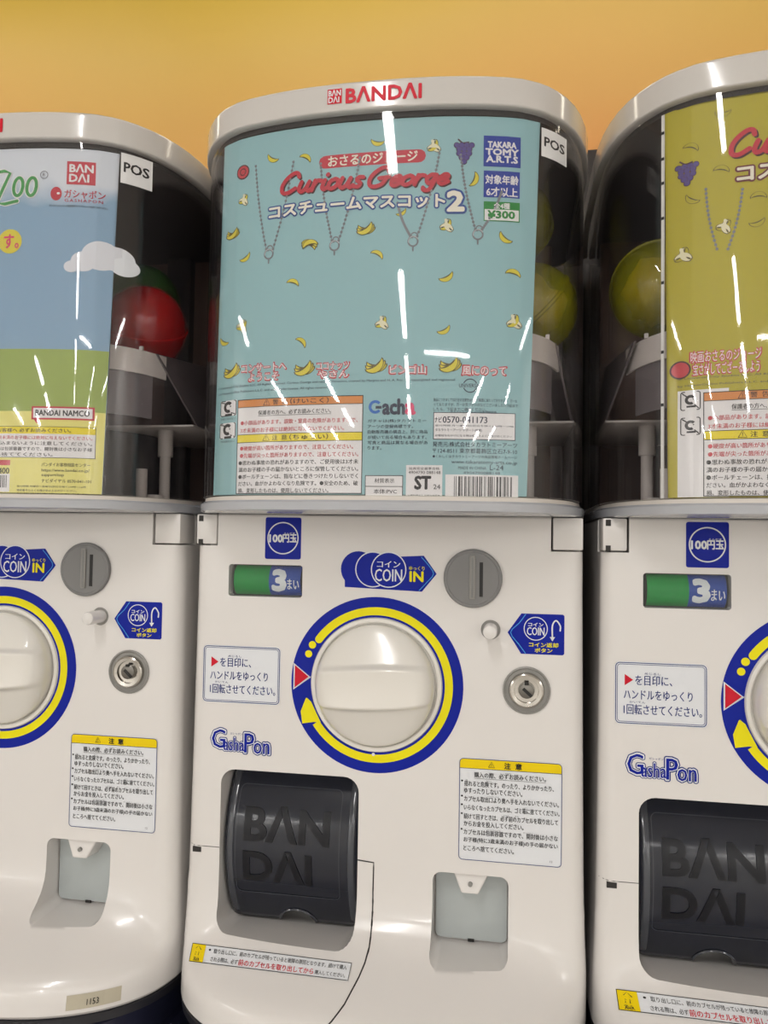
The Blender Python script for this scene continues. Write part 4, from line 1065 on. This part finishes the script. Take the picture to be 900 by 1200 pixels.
x0, z1, x1, z0 = pc.b(508, 483, 604, 515); pc.rect(x0, z1, x1, z0, 'panel_white', 1, name='contact_panel'); pc.frame(x0, z1, x1, z0, .0004, 'gacha_navy', 3)
pc.T('タカラトミーグループお客様相談室', 528, 481, 582, 484.5, 'gacha_navy', 3, bold=0); pc.T('0570-041173', 519, 488, 571, 495.5, 'gacha_navy', 3, bold=.02); pc.T('ナビ', 509.5, 488.5, 517.5, 495, 'gacha_navy', 3, bold=.02)
pc.T('受付時間 月〜金曜日(祝日を除く) 10時〜17時', 510, 497.5, 602, 500, 'gacha_navy', 3, bold=0); pc.T('タカラトミーアーツ サポート(検索)', 510, 502, 565, 506, 'gacha_navy', 3, bold=0)
pc.T('お電話をおかけになる際は番号をよくお確かめください', 510, 509, 600, 511.5, 'gacha_navy', 3, bold=0)
pc.T('発売元:株式会社タカラトミーアーツ', 507, 517.5, 606, 523.5, 'gacha_navy', 3, bold=.01); pc.T('〒124-8511 東京都葛飾区立石7-9-10', 507, 525, 606, 531, 'gacha_navy', 3, bold=0)
pc.T('●くわしくはタカラトミーアーツの商品情報ホームページ', 507, 533, 606, 536.5, 'gacha_navy', 3, bold=0)
pc.T('www.takaratomy-arts.co.jp', 529, 539, 606, 544.5, 'gacha_navy', 3, bold=0)
pc.T('MADE IN CHINA', 537, 546.5, 570, 550, 'gacha_navy', 3, bold=0); pc.T('L-24', 574, 545, 590, 551, 'gacha_navy', 3, bold=0); pc.T('4904790088148', 543, 552.5, 586, 555.5, 'gacha_navy', 3, bold=0)
x0, z1, x1, z0 = pc.b(428, 557, 472, 583); pc.rect(x0, z1, x1, z0, 'panel_white', 1, name='material_panel'); pc.frame(x0, z1, x1, z0, .0004, 'print_black', 3); pc.rect(x0, (z0+z1)/2+.0002, x1, (z0+z1)/2-.0002, 'print_black', 3)
pc.T('材質表示', 439, 560.5, 462, 566, lv=3); pc.T('本体:PVC', 438, 573, 465, 578.5, lv=3)
x0, z1, x1, z0 = pc.b(476, 545, 518, 585); w_, h_ = x1-x0, z1-z0; pc.rect(x0, z1, x1, z0, 'panel_white', 1, name='safety_panel')
pc.text('玩具安全基準合格', x0+.08*w_, z1-.06*h_, x1-.08*w_, z1-.14*h_, lv=3, bold=0); pc.text('4904790 088148', x0+.07*w_, z1-.17*h_, x1-.05*w_, z1-.26*h_, lv=3, bold=0)
pc.text('ST', x0+.25*w_, z1-.33*h_, x0+.68*w_, z1-.70*h_, lv=3, bold=.05); pc.text('24', x0+.76*w_, z1-.56*h_, x0+.95*w_, z1-.70*h_, lv=3, bold=0); pc.text('一般社団法人 日本玩具協会', x0+.06*w_, z1-.86*h_, x1-.06*w_, z1-.93*h_, lv=3, bold=0)
def barcode(p, x0, z1, x1, z0, lv=3):
    R_ = random.Random(4); x = x0; i = 0
    while x < x1:
        w_ = (x1-x0)/95*R_.choice((1, 1, 2, 3)); 
        if i % 2 == 0: p.rect(x, z1, min(x+w_, x1), z0 if i not in (0, 2, 24, 26) else z0-.0012, 'print_black', lv, name='barcode')
        x += w_; i += 1
x0, z1, x1, z0 = pc.b(522, 556, 607, 589); w_, h_ = x1-x0, z1-z0; pc.rect(x0, z1, x1, z0, 'panel_white', 1, name='barcode_panel'); barcode(pc, x0+.12*w_, z1-.06*h_, x1-.08*w_, z0+.24*h_)
pc.text('4 904790 088148', x0+.01*w_, z0+.20*h_, x1-.10*w_, z0+.03*h_, lv=3, bold=.01, sp=1.1)
pc.build(cardC, d=.00010)
place_all(cardC, 0)

# ---- right card (olive yellow)
pr = PP(1)
cardR = card(1, pr.q(779, 140)[0], .118, pr.q(783, 596)[0], .115, Z0C, .2670, 'card_olive', 'olive yellow keychain card with red script title in the right bin')
x0, z1 = pr.q(854, 154); _, z0 = pr.q(854, 186)
for m_, lv, dx, dz in (('title_dark', 2, .0010, -.0010), ('title_red', 4, 0, 0)): script(pr, 'Curious', x0, z1, x0+.062, z0, m_, lv, dx=dx, dz=dz, slant=.22)
x0, z1 = pr.q(864, 196); _, z0 = pr.q(864, 213)
for m_, lv, bo, e_ in (('title_maroon', 3, .15, 0), ('title_cream', 5, .045, 0)): pr.text('コスチューム', x0-e_, z1+e_, x0+.072+e_, z0-e_, m_, lv, bold=bo, name='title_lettering')
chain(pr, (827, 222), (840, 292), 15); chain(pr, (870, 222), (853, 292), 15)
for px, py, s, r, f in ((847, 134, 1, 0, 0), (811, 171, 1, 2.7, 0), (846, 197, 1, 2.9, 0), (810, 235, 1, -.6, 0), (889, 228, 1, 3.1, 0), (849, 266, 1, .5, 1), (801, 300, 1.1, .9, 1), (888, 262, 1, .3, 0)):
    banana(pr, px, py, s, r, peeled=(f == 1), fill='card_olive')
grapes(pr, 805, 203, 1.15)
x, z = pr.q(797, 434); pr.disc(x, z, .0058, 'title_dark', 1, 24); pr.disc(x, z, .0048, 'caption_red', 2, 24)
for t_, bx in (('映画おさるのジョージ', (809, 413, 892, 426)), ('宝さがしでござーるしよう', (812, 427, 890, 440))):
    x0, z1, x1, z0 = pr.b(*bx); pr.text(t_, x0-.0004, z1+.0004, x1+.0004, z0-.0004, 'caption_red', 2, bold=.07); pr.text(t_, x0, z1, x1, z0, 'caption_white', 4, bold=.0)
x0, z1 = pr.q(794, 444); x1 = x0+.14; pr.text('© Universal City Studios LLC. All Rights Reserved. Curious George and related characters, created by', x0, z1, x1, z1-.0016, 'gacha_navy', 3, bold=0); pr.text('by HarperCollins Publishers L.L.C. and used under license. All rights reserved.', x0, z1-.0045, x0+.10, z1-.0061, 'gacha_navy', 3, bold=0)
# white block behind the icons, icons, warning text
x0, z1, x1, z0 = pr.b(794, 459, 824, 583); pr.rect(x0, z1, x0+.028, z0, 'panel_white', 1, name='warning_panel')
no_child_icon(pr, 797, 460, 821, 482); no_child_icon(pr, 797, 490, 821, 511)
a = pr.q(824, 460); b_ = pr.q(824, 582)
px1 = 824
# full-width panel in card units
def warning_units(p, x0, z1, x1, z0):
    p_b = p.b; p.b = lambda *k: (x0, z1, x1, z0)
    warning_panel(p, 0, 0, 0, 0); p.b = p_b
warning_units(pr, a[0], a[1], a[0]+.086, b_[1])
pr.build(cardR, d=.00010)
# printed registration ticks on the white cut edge
pe = Print(card_y, step=.005)
xe = pr.q(779, 140)[0]
pe.rect(xe-.0018, .2670, xe, Z0C, 'card_edge', 0, name='white_edge')
for z in (.255, .238, .222, .199, .157, .112, .078): pe.rect(xe-.0018, z+.0010, xe-.0003, z-.0010, 'print_black', 2, name='edge_mark')
pe.build(cardR, d=.00010)
place_all(cardR, 1)

# ---- left card (sky and meadow)
pq = PP(-1)
rt, rb = pq.q(140, 183)[0], pq.q(119, 588)[0]
cardL = card(-1, -.112, rt, -.112, rb, Z0C, .2660, 'card_sky', 'sky and meadow picture card with yellow foot in the left bin')
def xr(z): return rb + (rt-rb)*(z-Z0C)/(.2660-Z0C)
zg, zy = pq.q(60, 409)[1], pq.q(60, 482)[1]
def fillband(za, zb, m, lv, name):
    n = 130; vs = []; fs = []
    for i in range(n+1):
        t = i/n; vs += [(-.112+(xr(zb)+.112)*t, zb), (-.112+(xr(za)+.112)*t, za)]
    for i in range(n): fs.append((2*i, 2*i+2, 2*i+3, 2*i+1))
    pq.add(name, m, lv, vs, fs)
fillband(zg, zy, 'card_green', 1, 'meadow_print'); fillband(zy, Z0C, 'card_lemon', 1, 'foot_print')
# cloud
cx, cz = pq.q(118, 300)
for ii, (dx, dz, r) in enumerate(((0, 0, .0125), (.009, -.001, .0105), (-.011, -.005, .0085), (-.019, -.009, .0050), (.014, -.006, .008))): pq.disc(cx+dx, cz+dz, r, 'card_cloud', 1+ii, 24, rz=r*.85, name='cloud_print')
x0, z1, x1, z0 = pq.b(79, 189, 112, 216); pq.rect(x0, z1, x1, z0, 'title_red', 2, name='maker_tag'); w_, h_ = x1-x0, z1-z0
pq.text('BΛN', x0+.1*w_, z1-.12*h_, x1-.08*w_, z1-.46*h_, 'panel_white', 3, bold=.04); pq.text('DΛI', x0+.1*w_, z1-.54*h_, x1-.22*w_, z1-.88*h_, 'panel_white', 3, bold=.04)
pq.T('ガシャポン', 76, 222, 124, 232, 'title_red', 3, bold=.02); pq.T('GASHAPON', 76, 233, 121, 236.5, 'title_red', 3, bold=.01, sp=1.3)
x, z = pq.q(66, 227); pq.disc(x, z, .0040, 'title_red', 2, 20, rz=.0050); pq.disc(x+.0016, z+.0002, .0012, 'panel_white', 3, 10, rz=.0009)
pq.T('ガシャポンはバンダイの登録商標です カプセルトイの総称ではありません', 58, 239.5, 127, 242.5, 'print_black', 3, bold=0)
x0, z1, x1, z0 = pq.b(13, 207, 46, 232)
def zoo(m, lv, w2):
    W_ = x1-x0
    for k_ in range(2):
        cx_ = x0+W_*(.28+.46*k_); cz_ = (z0+z1)/2; pq.stroke([(cx_+W_*.16*math.cos(t)+.0006*math.sin(t), cz_+.0065*math.sin(t)) for t in [i*math.pi/5 for i in range(11)]], w2, m, lv, 'title_lettering')
    a_ = x0-.0120
    pq.stroke([(a_, z1+.0030), (a_+.0115, z1+.0025), (a_+.002, z0-.0035), (a_+.0175, z0-.0025)], w2, m, lv, 'title_lettering', sub=2)
zoo('panel_white', 2, .0038); zoo('zoo_green', 4, .0023)
x, z = pq.q(52, 205); pq.arc(x, z, .0024, .0029, 0, 360, 'print_grey', 3, 20); pq.text('R', x-.0009, z+.0012, x+.0009, z-.0012, 'print_grey', 3, bold=0)
x, z = pq.q(12, 283); pq.disc(x, z, .0088, 'banana_yellow', 2, 28); pq.text('す。', x-.0045, z+.0050, x+.0065, z-.0050, 'gacha_pink', 3, bold=.03)
# company balloon
x0, z1, x1, z0 = pq.b(37.5, 476, 111, 491.5); pq.rect(x0, z1, x1, z0, 'title_red', 2, name='maker_tag'); pq.poly([(x0+.0010, z0+.001), (x0+.006, z0+.001), (x0+.004, z0-.0030)], 'title_red', 2, 'maker_tag'); pq.rect(x0+.0012, z1-.0012, x1-.0012, z0+.0012, 'panel_white', 3, name='maker_tag')
pq.text('BANDAI NAMCO', x0+.0030, z1-.0026, x1-.0030, z0+.0028, 'print_black', 4, bold=.03)
# warning block
x0, z1 = pq.q(0, 500)[0]-.055, pq.q(60, 500)[1]; x1, z0 = pq.q(112, 538)
pq.rect(x0, z1, x1, z0, 'panel_white', 2, name='warning_panel'); z2 = pq.q(60, 508.5)[1]; pq.rect(x0, z1, x1, z2, 'panel_yellow', 3, name='warning_panel'); pq.frame(x0, z1, x1, z0, .0003, 'print_black', 4)
a_ = x0+.002; h_ = z2-z0
pq.text('お買い上げのお客様へ 必ずお読みください。', a_+.028, z1-.0013, x1-.016, z2+.0010, 'print_black', 4, bold=.02)
for i, (t_, m_, e_) in enumerate((('●誤飲・窒息の危険があるので対象年齢未満のお子様には絶対に与えないでください。', 'title_red', .002), ('●小さなお子様が誤って飲み込まないように注意してください。', 'print_black', .002), ('絶対にしないでください。●カプセルは包装容器ですので、開封後は小さなお子様', 'print_black', .002), ('の手の届かないところへ捨ててください。', 'print_black', .028))):
    pq.text(t_, a_, z2-h_*(.08+.235*i), x1-e_, z2-h_*(.24+.235*i), m_, 4, bold=.01)
# contact text and price, barcode (no square code)
pq.R(-30, 539, 12, 545, 'title_red', 2, name='price_bar'); pq.T('-400', -4, 548, 11, 555, 'print_black', 3, bold=.02)
x0, z1, x1, z0 = pq.b(-30, 555, 11, 576); pq.rect(x0, z1, x1, z0, 'panel_white', 2, name='barcode_panel'); barcode(pq, x0+.003, z1-.001, x1-.002, z0+.003)
for t_, y, e_ in (('バンダイお客様相談センター', 542, 106), ('https://www.bandai.co.jp/', 549, 105), ('support/top', 554.5, 75), ('ナビダイヤル 0570-041-101', 561, 107)): pq.T(t_, 49, y, e_, y+4.5, 'print_black', 3, bold=0)
for t_, y, e_ in (('受付時間 月曜日〜金曜日(祝日を除く)10時〜16時', 568.5, 101), ('電話番号はよくお確かめの上おかけください。', 573, 90), ('商品の写真と実際の商品は異なる場合がございます。ご了承ください。', 577, 106)): pq.T(t_, 20, y, e_, y+2.6, 'print_black', 3, bold=0)
pq.build(cardL, d=.00010)
place_all(cardL, -1)

# ================================================================== capsules in the bins
def capsule(px, py, m, Y, r, top, bot, content, label, rot=(0, 0, 0)):
    d = cf + cr*((px-450)/FPX) - cu*((py-600)/FPX); t = (Y - CAMP.y)/d.y; c = CAMP + d*t
    e = bpy.data.objects.new('toy_capsule', None); COL.objects.link(e); e.location = c - Vector((0, 0, 0)); e.rotation_euler = rot
    tagobj(e, label, 'capsule', 'toy capsules in the bins')
    def half(s, mm, name):
        n, k = 32, 10; vs = []; fs = []
        for i in range(k+1):
            a = math.pi/2*i/k; rr = r*math.cos(a)
            for j in range(n): tt = 2*math.pi*j/n; vs.append((rr*math.cos(tt), rr*math.sin(tt), s*r*math.sin(a)+s*.0008))
        for i in range(k):
            for j in range(n): l = (j+1) % n; fs.append((i*n+j, i*n+l, (i+1)*n+l, (i+1)*n+j))
        mesh_obj(name, vs, fs, mm, e)
    half(1, top, 'upper_shell'); half(-1, bot, 'lower_shell')
    vs = []; fs = []; n = 40
    for j in range(n):
        tt = 2*math.pi*j/n
        for rr, z in ((r*1.0, -.0016), (r*1.035, -.0010), (r*1.035, .0010), (r*1.0, .0016)): vs.append((rr*math.cos(tt), rr*math.sin(tt), z))
    for j in range(n):
        l = (j+1) % n
        for q_ in range(3): fs.append((4*j+q_, 4*j+q_+1, 4*l+q_+1, 4*l+q_))
    mesh_obj('seam_band', vs, fs, bot, e)
    if content:
        bm = bmesh.new(); bmesh.ops.create_icosphere(bm, subdivisions=3, radius=r*.66); R_ = random.Random(int(px))
        for v in bm.verts: v.co *= 1 + .22*math.sin(v.co.x*260+R_.random()*.3)*math.cos(v.co.z*210+v.co.y*150)
        bm_obj('wrapped_toy', bm, content, e, angle=170)
    return e
capsule(170, 384, -1, .025, .0330, 'capsule_red', 'capsule_red', 'content_red', 'red capsule at the right side of the left bin', (.5, .3, 0))
capsule(166, 356, -1, .094, .0340, 'capsule_green', 'capsule_green', None, 'green capsule behind the red one in the left bin', (.2, .9, 0))
capsule(624, 362, 0, .030, .0330, 'capsule_yellow', 'capsule_yellow', 'content_gold', 'yellow capsule on the ring at the right side of the middle bin', (.4, -.8, 0))
capsule(598, 262, 0, .070, .0340, 'capsule_yellow', 'capsule_yellow', None, 'upper yellow capsule behind the top right of the pale blue card', (1.2, .4, 0))
capsule(774, 341, 1, .022, .0350, 'capsule_clear', 'capsule_yellow', 'content_gold', 'yellow capsule at the left side of the right bin', (-1.0, .5, 0))

# ================================================================== row of machines below (only their tops show)
def lower(m, label):
    e = bpy.data.objects.new('lower_vending_machine', None); COL.objects.link(e)
    tagobj(e, label, 'vending machine', 'lower row of vending machines'); e.location = (X0 + m*PITCH, .1, 0)
    zt = BASE - .352
    s0 = [body_sec(z, 1, .149, i) for z, i in ((0, .004), (.003, .0), (.50, .0), (.503, .004))]
    a = [loft('body', s0, 'white_plastic', e)]
    a.append(loft('clear_bin', [(.503, plan(.004)), (zt-.028, plan(.004))], 'navy_plastic', e))
    a.append(loft('lid', [(zt-.028, plan(.012)), (zt-.027, plan(.009)), (zt-.002, plan(.009)), (zt, plan(.012))], 'navy_plastic', e))
    shift(a, -Vector((X0, .1, 0)))
for m_, nm in ((-1, 'leftmost'), (0, 'middle'), (1, 'rightmost')): lower(m_, 'dark topped lower machine carrying the %s white machine' % nm)

bpy.data.objects.remove(_to)
